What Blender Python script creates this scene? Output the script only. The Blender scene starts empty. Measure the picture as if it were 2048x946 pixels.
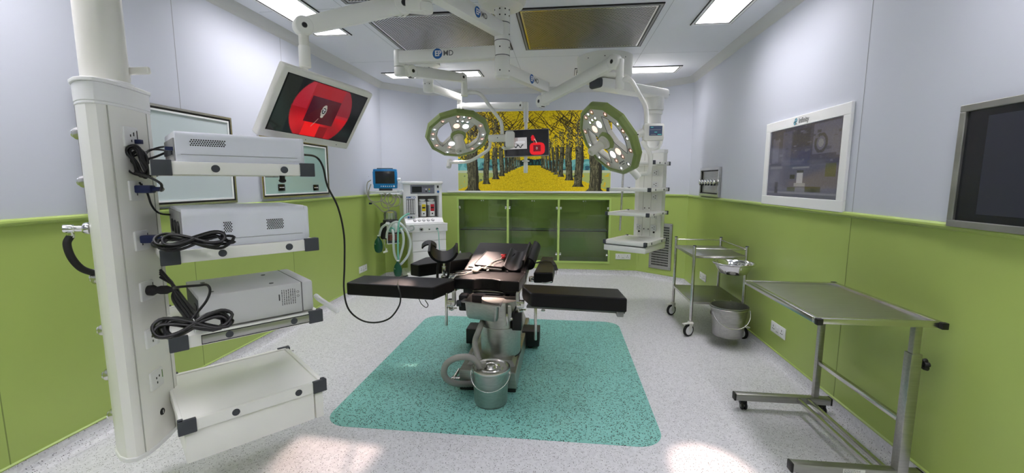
import bpy, bmesh, math, random
import numpy as np
from mathutils import Vector, Matrix, Quaternion
PI = math.pi
S = bpy.context.scene
COL = S.collection
V = Vector

# ------------------------------------------------------------------ camera
CAM_Z = 1.5
FPX = 869.4                       # focal length in pixels of the 2048x946 frame
PITCH, YAW, ROLL = math.radians(7.28), math.radians(6.564), math.radians(0.072)
cam_f = V((-math.sin(YAW)*math.cos(PITCH), math.cos(YAW)*math.cos(PITCH), -math.sin(PITCH)))
cam_r = V((math.cos(YAW), math.sin(YAW), 0))
cam_u = cam_r.cross(cam_f)
cam_r, cam_u = (math.cos(ROLL)*cam_r + math.sin(ROLL)*cam_u), (-math.sin(ROLL)*cam_r + math.cos(ROLL)*cam_u)
CAM = V((0, 0, CAM_Z))
cd = bpy.data.cameras.new('camera'); cam = bpy.data.objects.new('camera', cd); COL.objects.link(cam)
cd.sensor_width = 36.0; cd.lens = FPX*36.0/2048.0; cd.clip_start = 0.05; cd.clip_end = 60
M4 = Matrix((cam_r, cam_u, -cam_f)).transposed().to_4x4(); M4.translation = CAM
cam.matrix_world = M4
S.camera = cam
# ------------------------------------------------------------------ world, exposure
S.view_settings.view_transform = 'Standard'; S.view_settings.look = 'None'
S.view_settings.exposure = 0.35; S.view_settings.gamma = 1.0; S.view_settings.use_curve_mapping = False
w = bpy.data.worlds.new('world'); S.world = w; w.use_nodes = True
w.node_tree.nodes['Background'].inputs[0].default_value = (0.02, 0.022, 0.025, 1)
w.node_tree.nodes['Background'].inputs[1].default_value = 0.3
S.cycles.max_bounces = 10; S.cycles.diffuse_bounces = 6; S.cycles.glossy_bounces = 4
S.cycles.transparent_max_bounces = 12; S.cycles.caustics_reflective = False; S.cycles.caustics_refractive = False
PANEL_STRENGTH = 10.5              # ceiling light panels
LED_STRENGTH = 1.5                # LEDs of the surgical lights
SPOT_WATTS = (600.0, 420.0, 300.0)         # beams of the left and right surgical light

def ray(x, y):
    return cam_r*((x-1024)/FPX) - cam_u*((y-473)/FPX) + cam_f
def on(x, y, ax, val):            # the point seen at picture point (x, y) on an axis plane
    d = ray(x, y); return CAM + d*((val-CAM[ax])/d[ax])
def aX(x, y, v): return on(x, y, 0, v)
def aY(x, y, v): return on(x, y, 1, v)
def aZ(x, y, v): return on(x, y, 2, v)

class Fr:                         # a local frame: a to its right, b to its back, z up
    def __init__(s, o, yaw_deg=0.0, z=0.0):
        s.o = V((o[0], o[1], z)); s.yaw = math.radians(yaw_deg)
        s.a = V((math.cos(s.yaw), math.sin(s.yaw), 0)); s.b = V((-math.sin(s.yaw), math.cos(s.yaw), 0))
    def w(s, a, b, z): return s.o + s.a*a + s.b*b + V((0, 0, z))
    def mat(s):
        m = Matrix.Rotation(s.yaw, 4, 'Z'); m.translation = s.o; return m
    def pb(s, x, y, b=0.0):       # -> (a, z) on the plane b = const
        d = ray(x, y); p0 = s.o + s.b*b; t = (p0-CAM).dot(s.b)/d.dot(s.b); p = CAM+d*t
        return (p-s.o).dot(s.a), p.z-s.o.z
    def pz(s, x, y, z):           # -> (a, b) on the plane z = const
        p = aZ(x, y, z+s.o.z); return (p-s.o).dot(s.a), (p-s.o).dot(s.b)
W0 = Fr((0, 0))

# ------------------------------------------------------------------ materials
def srgb(*c):
    c = [x/255.0 for x in c]
    return tuple(x/12.92 if x <= 0.04045 else ((x+0.055)/1.055)**2.4 for x in c)+(1.0,)
MATS = {}
def mat(name, col, rough=0.5, metal=0.0, spec=0.5, bump=0.0, bscale=200.0, vary=0.0, vscale=3.0, emit=None, estr=0.0, coat=0.0, aniso=None):
    m = bpy.data.materials.new(name); m.use_nodes = True; nt = m.node_tree; b = nt.nodes['Principled BSDF']
    b.inputs['Base Color'].default_value = col; b.inputs['Roughness'].default_value = rough
    b.inputs['Metallic'].default_value = metal; b.inputs['Specular IOR Level'].default_value = spec
    b.inputs['Coat Weight'].default_value = coat
    if emit: b.inputs['Emission Color'].default_value = emit; b.inputs['Emission Strength'].default_value = estr
    tc = None
    if vary > 0 or bump > 0:
        tc = nt.nodes.new('ShaderNodeTexCoord')
    if vary > 0:
        n = nt.nodes.new('ShaderNodeTexNoise'); n.inputs['Scale'].default_value = vscale; n.inputs['Detail'].default_value = 4
        nt.links.new(tc.outputs['Object'], n.inputs['Vector'])
        if aniso:
            mp = nt.nodes.new('ShaderNodeMapping'); mp.inputs['Scale'].default_value = aniso
            nt.links.new(tc.outputs['Object'], mp.inputs['Vector']); nt.links.new(mp.outputs[0], n.inputs['Vector'])
        mr = nt.nodes.new('ShaderNodeMapRange'); mr.inputs['From Min'].default_value = 0.3; mr.inputs['From Max'].default_value = 0.7
        mr.inputs['To Min'].default_value = 1-vary; mr.inputs['To Max'].default_value = 1+vary
        nt.links.new(n.outputs[0], mr.inputs[0])
        mx = nt.nodes.new('ShaderNodeVectorMath'); mx.operation = 'SCALE'; mx.inputs[0].default_value = col[:3]
        nt.links.new(mr.outputs[0], mx.inputs['Scale']); nt.links.new(mx.outputs[0], b.inputs['Base Color'])
        mr2 = nt.nodes.new('ShaderNodeMapRange'); mr2.inputs['To Min'].default_value = max(0, rough-vary*0.5); mr2.inputs['To Max'].default_value = rough+vary*0.5
        nt.links.new(n.outputs[0], mr2.inputs[0]); nt.links.new(mr2.outputs[0], b.inputs['Roughness'])
    if bump > 0:
        n2 = nt.nodes.new('ShaderNodeTexNoise'); n2.inputs['Scale'].default_value = bscale; n2.inputs['Detail'].default_value = 2
        nt.links.new(tc.outputs['Object'], n2.inputs['Vector'])
        bp = nt.nodes.new('ShaderNodeBump'); bp.inputs['Strength'].default_value = bump; bp.inputs['Distance'].default_value = 0.002
        nt.links.new(n2.outputs[0], bp.inputs['Height']); nt.links.new(bp.outputs[0], b.inputs['Normal'])
    MATS[name] = m
    return m
mat('wall_white', srgb(202, 206, 216), 0.5, spec=0.35, bump=0.05, bscale=60)
mat('wall_green', srgb(170, 191, 102), 0.38, spec=0.4, vary=0.03, vscale=2.0)
mat('rail_green', srgb(164, 186, 98), 0.3, spec=0.5)
mat('cornice_grey', srgb(204, 205, 204), 0.5)
mat('ceiling_white', srgb(232, 234, 240), 0.55, spec=0.3)
mat('seam', srgb(158, 161, 166), 0.7); mat('seam_light', srgb(176, 176, 168), 0.6)
mat('seam_green', srgb(128, 144, 76), 0.7)
mat('sill_white', srgb(225, 228, 224), 0.4)
mat('white_paint', srgb(240, 240, 234), 0.28, spec=0.5, vary=0.02, vscale=2)
mat('cream_paint', srgb(228, 227, 218), 0.3, spec=0.5, vary=0.02, vscale=2)
mat('white_plastic', srgb(238, 239, 238), 0.35)
mat('plastic_grey', srgb(150, 150, 150), 0.5)
mat('device_white', srgb(228, 231, 240), 0.4, bump=0.05, bscale=400)
mat('device_grey', srgb(206, 207, 207), 0.45, bump=0.08, bscale=500)
mat('dark_grey', srgb(62, 66, 72), 0.55)
mat('mid_grey', srgb(105, 106, 104), 0.45)
mat('black', srgb(16, 16, 17), 0.5)
mat('black_gloss', srgb(10, 10, 12), 0.2)
mat('rubber', srgb(20, 20, 20), 0.65)
mat('cable', srgb(12, 12, 13), 0.38)
mat('leather', srgb(15, 14, 15), 0.40, spec=0.24, bump=0.25, bscale=700)
mat('steel', (0.62, 0.61, 0.58, 1), 0.24, metal=1.0, vary=0.07, vscale=5, aniso=(1, 1, 9))
mat('steel_brushed', (0.42, 0.42, 0.395, 1), 0.34, metal=1.0, vary=0.10, vscale=7, aniso=(1, 12, 12))
mat('steel_dull', (0.42, 0.42, 0.40, 1), 0.45, metal=1.0, vary=0.12, vscale=9)
mat('chrome', (0.8, 0.8, 0.8, 1), 0.08, metal=1.0)
mat('outlet_white', srgb(232, 233, 232), 0.35)
mat('plug_blue', srgb(28, 38, 82), 0.4)
mat('label_green', srgb(90, 140, 50), 0.5)
mat('lamp_green', srgb(134, 150, 88), 0.32, spec=0.5)
mat('lamp_face', srgb(214, 212, 202), 0.3)
mat('bag_green', srgb(4, 78, 56), 0.4)
mat('tube_green', srgb(120, 190, 170), 0.4)
mat('tube_clear', srgb(196, 206, 202), 0.3)
mat('hose_grey', srgb(150, 149, 144), 0.5)
mat('monitor_blue', srgb(0, 128, 192), 0.35)
mat('screen_off', srgb(40, 44, 48), 0.15)
mat('panel_greyblue', srgb(120, 122, 134), 0.4)
mat('yellow', srgb(224, 204, 20), 0.5)
mat('red', srgb(190, 24, 40), 0.5)
mat('flower_red', srgb(205, 12, 24), 0.5)
mat('logo_blue', srgb(28, 96, 170), 0.5)
mat('logo_white', srgb(240, 240, 240), 0.5)
mat('logo_grey', srgb(110, 110, 108), 0.5)
mat('logo_teal', srgb(20, 140, 165), 0.5)
mat('board_white', srgb(200, 212, 214), 0.16, spec=0.6)
mat('board_teal', srgb(160, 190, 184), 0.10, spec=0.7)
mat('cabinet_green', srgb(184, 212, 118), 0.4)
mat('print_text', srgb(60, 60, 64), 0.6)
mat('wire_grey', srgb(168, 165, 150), 0.45)
mat('cloth_white', srgb(222, 214, 200), 0.6)
mat('tv_off', srgb(16, 18, 24), 0.12, spec=0.5)
mat('xray_black', srgb(22, 24, 30), 0.25)
mat('xray_pane', srgb(44, 46, 58), 0.3)
mat('panel_light', (1, 1, 1, 1), 0.5, emit=(0.985, 0.945, 1.0, 1), estr=PANEL_STRENGTH)
nt = MATS['panel_light'].node_tree; _g = nt.nodes.new('ShaderNodeNewGeometry')        # prismatic diffuser: throws most light straight down
_d = nt.nodes.new('ShaderNodeVectorMath'); _d.operation = 'DOT_PRODUCT'; nt.links.new(_g.outputs['Incoming'], _d.inputs[0]); nt.links.new(_g.outputs['Normal'], _d.inputs[1])
_p = nt.nodes.new('ShaderNodeMath'); _p.operation = 'POWER'; _p.inputs[1].default_value = 2.3; nt.links.new(_d.outputs['Value'], _p.inputs[0])
_m = nt.nodes.new('ShaderNodeMath'); _m.operation = 'MULTIPLY_ADD'; _m.inputs[1].default_value = PANEL_STRENGTH*1.95; _m.inputs[2].default_value = PANEL_STRENGTH*0.25
nt.links.new(_p.outputs[0], _m.inputs[0]); nt.links.new(_m.outputs[0], nt.nodes['Principled BSDF'].inputs['Emission Strength'])
mat('led_white', (1, 1, 1, 1), 0.4, emit=(0.92, 0.97, 1.0, 1), estr=LED_STRENGTH)
mat('led_warm', (1, 0.8, 0.7, 1), 0.4, emit=(1.0, 0.66, 0.54, 1), estr=LED_STRENGTH*0.62)
mat('led_cup', (0.75, 0.72, 0.7, 1), 0.15, metal=1.0)
mat('led_cup_warm', (0.85, 0.58, 0.5, 1), 0.2, metal=1.0)
mat('panel_screen', srgb(30, 36, 52), 0.2, emit=(0.05, 0.07, 0.12, 1), estr=0.6)
mat('lcd_teal', srgb(60, 190, 170), 0.3, emit=(0.1, 0.5, 0.45, 1), estr=0.8)

def speckle(name, base, dark, light, thr=0.24, scale=95.0, rough=0.35, dens=0.42):
    m = bpy.data.materials.new(name); m.use_nodes = True; nt = m.node_tree; b = nt.nodes['Principled BSDF']
    g = nt.nodes.new('ShaderNodeNewGeometry')
    v = nt.nodes.new('ShaderNodeTexVoronoi'); v.inputs['Scale'].default_value = scale; v.inputs['Randomness'].default_value = 1
    nt.links.new(g.outputs['Position'], v.inputs['Vector'])
    lt = nt.nodes.new('ShaderNodeMath'); lt.operation = 'LESS_THAN'; lt.inputs[1].default_value = thr
    nt.links.new(v.outputs['Distance'], lt.inputs[0])
    sep = nt.nodes.new('ShaderNodeSeparateColor'); nt.links.new(v.outputs['Color'], sep.inputs[0])
    l2 = nt.nodes.new('ShaderNodeMath'); l2.operation = 'LESS_THAN'; l2.inputs[1].default_value = dens
    nt.links.new(sep.outputs[0], l2.inputs[0])
    mu = nt.nodes.new('ShaderNodeMath'); mu.operation = 'MULTIPLY'; nt.links.new(lt.outputs[0], mu.inputs[0]); nt.links.new(l2.outputs[0], mu.inputs[1])
    v2 = nt.nodes.new('ShaderNodeTexVoronoi'); v2.inputs['Scale'].default_value = scale*0.55
    nt.links.new(g.outputs['Position'], v2.inputs['Vector'])
    s2 = nt.nodes.new('ShaderNodeSeparateColor'); nt.links.new(v2.outputs['Color'], s2.inputs[0])
    mxl = nt.nodes.new('ShaderNodeMix'); mxl.data_type = 'RGBA'; mxl.inputs[6].default_value = base; mxl.inputs[7].default_value = light
    nt.links.new(s2.outputs[1], mxl.inputs[0])
    n = nt.nodes.new('ShaderNodeTexNoise'); n.inputs['Scale'].default_value = 1.3; n.inputs['Detail'].default_value = 5
    nt.links.new(g.outputs['Position'], n.inputs['Vector'])
    mx = nt.nodes.new('ShaderNodeMix'); mx.data_type = 'RGBA'; mx.inputs[7].default_value = dark
    nt.links.new(mu.outputs[0], mx.inputs[0]); nt.links.new(mxl.outputs[2], mx.inputs[6]); nt.links.new(mx.outputs[2], b.inputs['Base Color'])
    mr = nt.nodes.new('ShaderNodeMapRange'); mr.inputs['To Min'].default_value = rough-0.1; mr.inputs['To Max'].default_value = rough+0.14
    nt.links.new(n.outputs[0], mr.inputs[0]); nt.links.new(mr.outputs[0], b.inputs['Roughness'])
    b.inputs['Specular IOR Level'].default_value = 0.4
    MATS[name] = m
speckle('floor_vinyl', srgb(206, 206, 210), srgb(56, 58, 62), srgb(222, 222, 226), thr=0.30, scale=135, dens=0.32)
speckle('mat_vinyl', srgb(124, 188, 178), srgb(4, 20, 18), srgb(138, 202, 192), thr=0.42, scale=108, dens=0.38)

def perforated(name, col, scale, thr, rot, rough=0.22):
    m = bpy.data.materials.new(name); m.use_nodes = True; nt = m.node_tree; b = nt.nodes['Principled BSDF']
    tc = nt.nodes.new('ShaderNodeTexCoord'); mp = nt.nodes.new('ShaderNodeMapping'); mp.inputs['Rotation'].default_value = rot
    nt.links.new(tc.outputs['Object'], mp.inputs['Vector'])
    v = nt.nodes.new('ShaderNodeTexVoronoi'); v.voronoi_dimensions = '2D'; v.inputs['Scale'].default_value = scale; v.inputs['Randomness'].default_value = 0
    nt.links.new(mp.outputs[0], v.inputs['Vector'])
    lt = nt.nodes.new('ShaderNodeMath'); lt.operation = 'LESS_THAN'; lt.inputs[1].default_value = thr; nt.links.new(v.outputs['Distance'], lt.inputs[0])
    mx = nt.nodes.new('ShaderNodeMix'); mx.data_type = 'RGBA'; mx.inputs[6].default_value = col; mx.inputs[7].default_value = (0.012, 0.012, 0.012, 1)
    nt.links.new(lt.outputs[0], mx.inputs[0]); nt.links.new(mx.outputs[2], b.inputs['Base Color'])
    iv = nt.nodes.new('ShaderNodeMath'); iv.operation = 'SUBTRACT'; iv.inputs[0].default_value = 1; nt.links.new(lt.outputs[0], iv.inputs[1])
    nt.links.new(iv.outputs[0], b.inputs['Metallic'])
    mr = nt.nodes.new('ShaderNodeMapRange'); mr.inputs['To Min'].default_value = rough; mr.inputs['To Max'].default_value = 0.9
    nt.links.new(lt.outputs[0], mr.inputs[0]); nt.links.new(mr.outputs[0], b.inputs['Roughness'])
    MATS[name] = m
perforated('perforated_sheet', (0.60, 0.60, 0.57, 1), 50, 0.40, (0, 0, PI/4), 0.3)

def glass(name, tint, refl=1.0, rough=0.02, alpha=0.0, col=(0.8, 0.9, 0.8, 1)):
    m = bpy.data.materials.new(name); m.use_nodes = True; nt = m.node_tree; nt.nodes.clear()
    o = nt.nodes.new('ShaderNodeOutputMaterial'); t = nt.nodes.new('ShaderNodeBsdfTransparent'); t.inputs[0].default_value = tint
    g = nt.nodes.new('ShaderNodeBsdfGlossy'); g.inputs['Roughness'].default_value = rough
    f = nt.nodes.new('ShaderNodeFresnel'); f.inputs[0].default_value = 1.5
    mu = nt.nodes.new('ShaderNodeMath'); mu.operation = 'MULTIPLY'; mu.inputs[1].default_value = refl; nt.links.new(f.outputs[0], mu.inputs[0])
    mx = nt.nodes.new('ShaderNodeMixShader'); nt.links.new(mu.outputs[0], mx.inputs[0]); nt.links.new(t.outputs[0], mx.inputs[1]); nt.links.new(g.outputs[0], mx.inputs[2])
    last = mx
    if alpha > 0:
        d = nt.nodes.new('ShaderNodeBsdfDiffuse'); d.inputs[0].default_value = col
        m2 = nt.nodes.new('ShaderNodeMixShader'); m2.inputs[0].default_value = alpha
        nt.links.new(mx.outputs[0], m2.inputs[1]); nt.links.new(d.outputs[0], m2.inputs[2]); last = m2
    nt.links.new(last.outputs[0], o.inputs[0]); MATS[name] = m
glass('cabinet_glass', (0.96, 0.98, 0.93, 1), 1.2)
glass('clear_plastic', (0.85, 0.88, 0.85, 1), 1.0, 0.05, 0.12)

def vcol_mat(name, emit=0.0, rough=0.4, diffuse=True, spec=0.4):
    m = bpy.data.materials.new(name); m.use_nodes = True; nt = m.node_tree; b = nt.nodes['Principled BSDF']
    a = nt.nodes.new('ShaderNodeVertexColor'); a.layer_name = 'paint'
    b.inputs['Roughness'].default_value = rough; b.inputs['Specular IOR Level'].default_value = spec
    if diffuse: nt.links.new(a.outputs[0], b.inputs['Base Color'])
    else: b.inputs['Base Color'].default_value = (0.01, 0.01, 0.01, 1)
    if emit > 0:
        nt.links.new(a.outputs[0], b.inputs['Emission Color']); b.inputs['Emission Strength'].default_value = emit
    MATS[name] = m
vcol_mat('mural_print', 0, 0.45, spec=0.25)
vcol_mat('screen_picture', 0.70, 0.12, diffuse=False)
vcol_mat('painted_reflection', 0.9, 0.10, diffuse=False, spec=0.6)  # faint glow for the reflection painted on the wall screen

# ------------------------------------------------------------------ mesh builder
def rot_to(d):
    return V((0, 0, 1)).rotation_difference(V(d).normalized()).to_matrix()
def basis(d, up=V((0, 0, 1))):
    x = V(d).normalized(); y = up.cross(x)
    if y.length < 1e-5: y = V((0, 1, 0)).cross(x)
    y.normalize(); z = x.cross(y); return x, y, z
def catmull(pts, n=8):
    P = [V(p) for p in pts]
    if len(P) < 3: return P
    Q = [P[0]*2-P[1]]+P+[P[-1]*2-P[-2]]; out = []
    for i in range(1, len(Q)-2):
        p0, p1, p2, p3 = Q[i-1:i+3]
        for k in range(n):
            t = k/n; out.append(0.5*((2*p1)+(p2-p0)*t+(2*p0-5*p1+4*p2-p3)*t*t+(3*p1-p0-3*p2+p3)*t*t*t))
    out.append(P[-1]); return out

class MB:
    def __init__(s): s.v = []; s.f = []; s.m = []; s.sm = []; s.mats = []; s.cols = None
    def mi(s, m):
        if m not in s.mats: s.mats.append(m)
        return s.mats.index(m)
    def add(s, vs, fs, m, smooth=False):
        o = len(s.v); s.v += [V(v) for v in vs]; k = s.mi(m)
        for f in fs: s.f.append([o+i for i in f]); s.m.append(k); s.sm.append(smooth)
        return s
    def box(s, m, a0, a1, b0, b1, z0, z1, fr=W0):
        a0, a1 = sorted((a0, a1)); b0, b1 = sorted((b0, b1)); z0, z1 = sorted((z0, z1))
        vs = [fr.w(a, b, z) for z in (z0, z1) for a, b in ((a0, b0), (a1, b0), (a1, b1), (a0, b1))]
        return s.add(vs, [(3, 2, 1, 0), (4, 5, 6, 7), (0, 1, 5, 4), (1, 2, 6, 5), (2, 3, 7, 6), (3, 0, 4, 7)], m)
    def rbox(s, m, a0, a1, b0, b1, z0, z1, r, fr=W0, seg=2):   # box with rounded edges
        bm = bmesh.new(); bmesh.ops.create_cube(bm, size=1)
        sx, sy, sz = abs(a1-a0), abs(b1-b0), abs(z1-z0); c = ((a0+a1)/2, (b0+b1)/2, (z0+z1)/2)
        for v in bm.verts: v.co = V((v.co.x*sx, v.co.y*sy, v.co.z*sz))
        bmesh.ops.bevel(bm, geom=bm.edges[:]+bm.verts[:], offset=min(r, 0.45*min(sx, sy, sz)), segments=seg, profile=0.5, affect='EDGES')
        return s.bm(bm, m, lambda v: fr.w(c[0]+v.x, c[1]+v.y, c[2]+v.z), True)
    def obox(s, m, c, ax, ay, az, sx, sy, sz, r=0.0, seg=2):    # oriented box with axis vectors
        bm = bmesh.new(); bmesh.ops.create_cube(bm, size=1)
        for v in bm.verts: v.co = V((v.co.x*sx, v.co.y*sy, v.co.z*sz))
        if r > 0: bmesh.ops.bevel(bm, geom=bm.edges[:]+bm.verts[:], offset=min(r, 0.45*min(sx, sy, sz)), segments=seg, profile=0.5, affect='EDGES')
        ax, ay, az, c = V(ax), V(ay), V(az), V(c)
        return s.bm(bm, m, lambda v: c+ax*v.x+ay*v.y+az*v.z, r > 0)
    def bm(s, bm, m, fn, smooth):
        bm.verts.index_update()
        s.add([fn(v.co) for v in bm.verts], [[v.index for v in f.verts] for f in bm.faces], m, smooth); bm.free(); return s
    def beam(s, m, p0, p1, wd, ht, r=0.01, up=V((0, 0, 1)), ext=0.0):
        p0, p1 = V(p0), V(p1); x, y, z = basis(p1-p0, up)
        return s.obox(m, (p0+p1)/2, x, y, z, (p1-p0).length+2*ext, wd, ht, r)
    def prism(s, m, pts, z0, z1, fr=W0, smooth=False):           # polygon (a,b) CCW extruded in z
        n = len(pts); vs = [fr.w(a, b, z0) for a, b in pts]+[fr.w(a, b, z1) for a, b in pts]
        s.add(vs, [tuple(reversed(range(n))), tuple(range(n, 2*n))], m)
        o = len(s.v)-2*n; k = s.mi(m)
        for i in range(n):
            s.f.append([o+i, o+(i+1) % n, o+n+(i+1) % n, o+n+i]); s.m.append(k); s.sm.append(smooth)
        return s
    def extr(s, m, pts, d, smooth=False):                        # planar 3-D polygon extruded by d
        n = len(pts); d = V(d); vs = [V(p) for p in pts]+[V(p)+d for p in pts]
        fs = [tuple(range(n)), tuple(reversed(range(n, 2*n)))]
        s.add(vs, fs, m)
        o = len(s.v)-2*n; k = s.mi(m)
        for i in range(n):
            s.f.append([o+(i+1) % n, o+i, o+n+i, o+n+(i+1) % n]); s.m.append(k); s.sm.append(smooth)
        return s
    def lathe(s, m, prof, c, d=(0, 0, 1), n=32, smooth=True, cap=True, sx=1.0, sy=1.0, rot=0.0):
        R = rot_to(d); c = V(c); vs = []; k = len(prof)
        for r, h in prof:
            for i in range(n):
                t = 2*PI*i/n+rot; vs.append(c+R @ V((r*math.cos(t)*sx, r*math.sin(t)*sy, h)))
        fs = [(j*n+i, j*n+(i+1) % n, (j+1)*n+(i+1) % n, (j+1)*n+i) for j in range(k-1) for i in range(n)]
        s.add(vs, fs, m, smooth)
        if cap:
            o = len(s.v)-k*n; q = s.mi(m)
            for ring, rev in ((0, True), (k-1, False)):
                if prof[ring][0] > 1e-6:
                    idx = [o+ring*n+i for i in range(n)]
                    s.f.append(idx[::-1] if rev else idx); s.m.append(q); s.sm.append(False)
        return s
    def cyl(s, m, p0, p1, r, r2=None, n=20, smooth=True):
        p0, p1 = V(p0), V(p1); h = (p1-p0).length; r2 = r if r2 is None else r2
        return s.lathe(m, [(r, 0), (r2, h)], p0, p1-p0, n, smooth)
    def rcyl(s, m, p0, p1, r, e=0.004, n=24):                    # cylinder with eased ends
        p0, p1 = V(p0), V(p1); h = (p1-p0).length; e = min(e, h*0.45, r*0.6)
        return s.lathe(m, [(r-e, 0), (r-e*0.3, e*0.3), (r, e), (r, h-e), (r-e*0.3, h-e*0.3), (r-e, h)], p0, p1-p0, n)
    def tube(s, m, pts, r, n=10, k=8, smooth_path=True, closed=False, ridges=0.0):
        P = catmull(pts, k) if smooth_path else [V(p) for p in pts]
        Q = [P[0]]
        for p in P[1:]:
            if (p-Q[-1]).length > 1e-5: Q.append(p)
        P = Q; L = len(P); t0 = (P[1]-P[0]).normalized(); nrm = t0.orthogonal().normalized(); vs = []; prev = t0
        for i, p in enumerate(P):
            t = (P[min(i+1, L-1)]-P[max(i-1, 0)]).normalized()
            nrm = prev.rotation_difference(t) @ nrm; nrm = (nrm-t*nrm.dot(t)).normalized(); prev = t; bn = t.cross(nrm)
            rr = r*(1+(ridges if i % 2 else -ridges)) if ridges else r
            for j in range(n):
                a = 2*PI*j/n; vs.append(p+(nrm*math.cos(a)+bn*math.sin(a))*rr)
        fs = [(i*n+j, i*n+(j+1) % n, (i+1)*n+(j+1) % n, (i+1)*n+j) for i in range(L-1) for j in range(n)]
        s.add(vs, fs, m, True); o = len(s.v)-L*n; q = s.mi(m)
        s.f.append([o+j for j in range(n)][::-1]); s.m.append(q); s.sm.append(False)
        s.f.append([o+(L-1)*n+j for j in range(n)]); s.m.append(q); s.sm.append(False)
        return s
    def ball(s, m, c, r, n=16, sc=(1, 1, 1), R=None):
        bm = bmesh.new(); bmesh.ops.create_uvsphere(bm, u_segments=n, v_segments=max(6, n//2), radius=r); c = V(c)
        def fn(v):
            q = V((v.x*sc[0], v.y*sc[1], v.z*sc[2])); return c+(R @ q if R else q)
        return s.bm(bm, m, fn, True)
    def torus(s, m, c, d, R, r, n=32, k=10, a0=0.0, a1=2*PI, sx=1.0):
        M = rot_to(d); c = V(c); pts = []
        full = abs(a1-a0-2*PI) < 1e-6
        for i in range(n+1):
            t = a0+(a1-a0)*i/n; pts.append(c+M @ V((R*math.cos(t)*sx, R*math.sin(t), 0)))
        return s.tube(m, pts, r, k, smooth_path=False)
    def quad(s, m, pts): return s.add(pts, [tuple(range(len(pts)))], m)
    def text(s, m, txt, c, ax, up, h, depth=0.0015, bold=0.0, wid=1.0, align='CENTER'):
        cu = bpy.data.curves.new('txt', 'FONT'); cu.body = txt; cu.size = 1; cu.align_x = align; cu.align_y = 'CENTER'
        cu.resolution_u = 3; cu.offset = bold
        ob = bpy.data.objects.new('txt', cu); COL.objects.link(ob); bpy.context.view_layer.update()
        me = bpy.data.meshes.new_from_object(ob.evaluated_get(bpy.context.evaluated_depsgraph_get()))
        ax, up, c = V(ax).normalized(), V(up).normalized(), V(c); nn = ax.cross(up)
        sc = h/0.70
        s.add([c+ax*(v.co.x*sc*wid)+up*(v.co.y*sc)+nn*depth for v in me.vertices], [list(p.vertices) for p in me.polygons], m)
        bpy.data.objects.remove(ob); bpy.data.curves.remove(cu); bpy.data.meshes.remove(me); return s
    def build(s, name, parent=None, bevel=0.0, sharp=35.0, seg=2):
        me = bpy.data.meshes.new(name)
        vs = s.v
        if parent is not None:
            r = parent
            while r.parent: r = r.parent
            mi = Matrix(ROOTM[r.name]).inverted() if r.name in ROOTM else Matrix.Identity(4)
            vs = [mi @ v for v in s.v]
        me.from_pydata([tuple(v) for v in vs], [], s.f); me.update()
        for m in s.mats: me.materials.append(MATS[m])
        me.polygons.foreach_set('material_index', s.m); me.polygons.foreach_set('use_smooth', s.sm)
        if any(s.sm): me.set_sharp_from_angle(angle=math.radians(sharp))
        o = bpy.data.objects.new(name, me); COL.objects.link(o)
        if parent is not None: o.parent = parent
        if bevel > 0:
            b = o.modifiers.new('bevel', 'BEVEL'); b.width = bevel; b.segments = seg; b.limit_method = 'ANGLE'; b.angle_limit = math.radians(40)
            b.harden_normals = False
        return o
ROOTM = {}
def tag(o, label, cat, group=None):
    o['label'] = label; o['category'] = cat
    if group: o['group'] = group
    return o
def thing(name, label, cat, loc, yaw=0.0, group=None):
    o = bpy.data.objects.new(name, None); COL.objects.link(o); o.empty_display_size = 0.05
    o.location = V(loc); o.rotation_euler = (0, 0, yaw)
    m = Matrix.Rotation(yaw, 4, 'Z'); m.translation = V(loc); ROOTM[o.name] = [list(r) for r in m]
    return tag(o, label, cat, group)
def struct(o): o['kind'] = 'structure'; return o
def lab(o, t): o['label'] = t; return o
def copy_tree(o, loc, yaw, label, parent=None):
    c = o.copy(); COL.objects.link(c); c.parent = parent
    if parent is None:
        c.location = V(loc); c.rotation_euler = (0, 0, yaw); c['label'] = label
    for ch in list(o.children): copy_tree(ch, None, 0, None, c)
    return c

def painted(name, m, fr_pt, nu, nv, img, parent=None):
    """grid sheet with one painted colour per cell; fr_pt(u, v) gives the point, v down"""
    vs = [fr_pt(i/nu, j/nv) for j in range(nv+1) for i in range(nu+1)]
    fs = [(j*(nu+1)+i, (j+1)*(nu+1)+i, (j+1)*(nu+1)+i+1, j*(nu+1)+i+1) for j in range(nv) for i in range(nu)]
    b = MB(); b.add(vs, fs, m); o = b.build(name, parent); me = o.data
    at = me.color_attributes.new('paint', 'FLOAT_COLOR', 'CORNER')
    c = np.ones((nv, nu, 4, 4), dtype=np.float32); im = img.astype(np.float32)/255.0
    lin = np.where(im <= 0.04045, im/12.92, ((im+0.055)/1.055)**2.4)
    c[..., :3] = lin[:, :, None, :]
    at.data.foreach_set('color', c.reshape(-1)); return o
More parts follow.
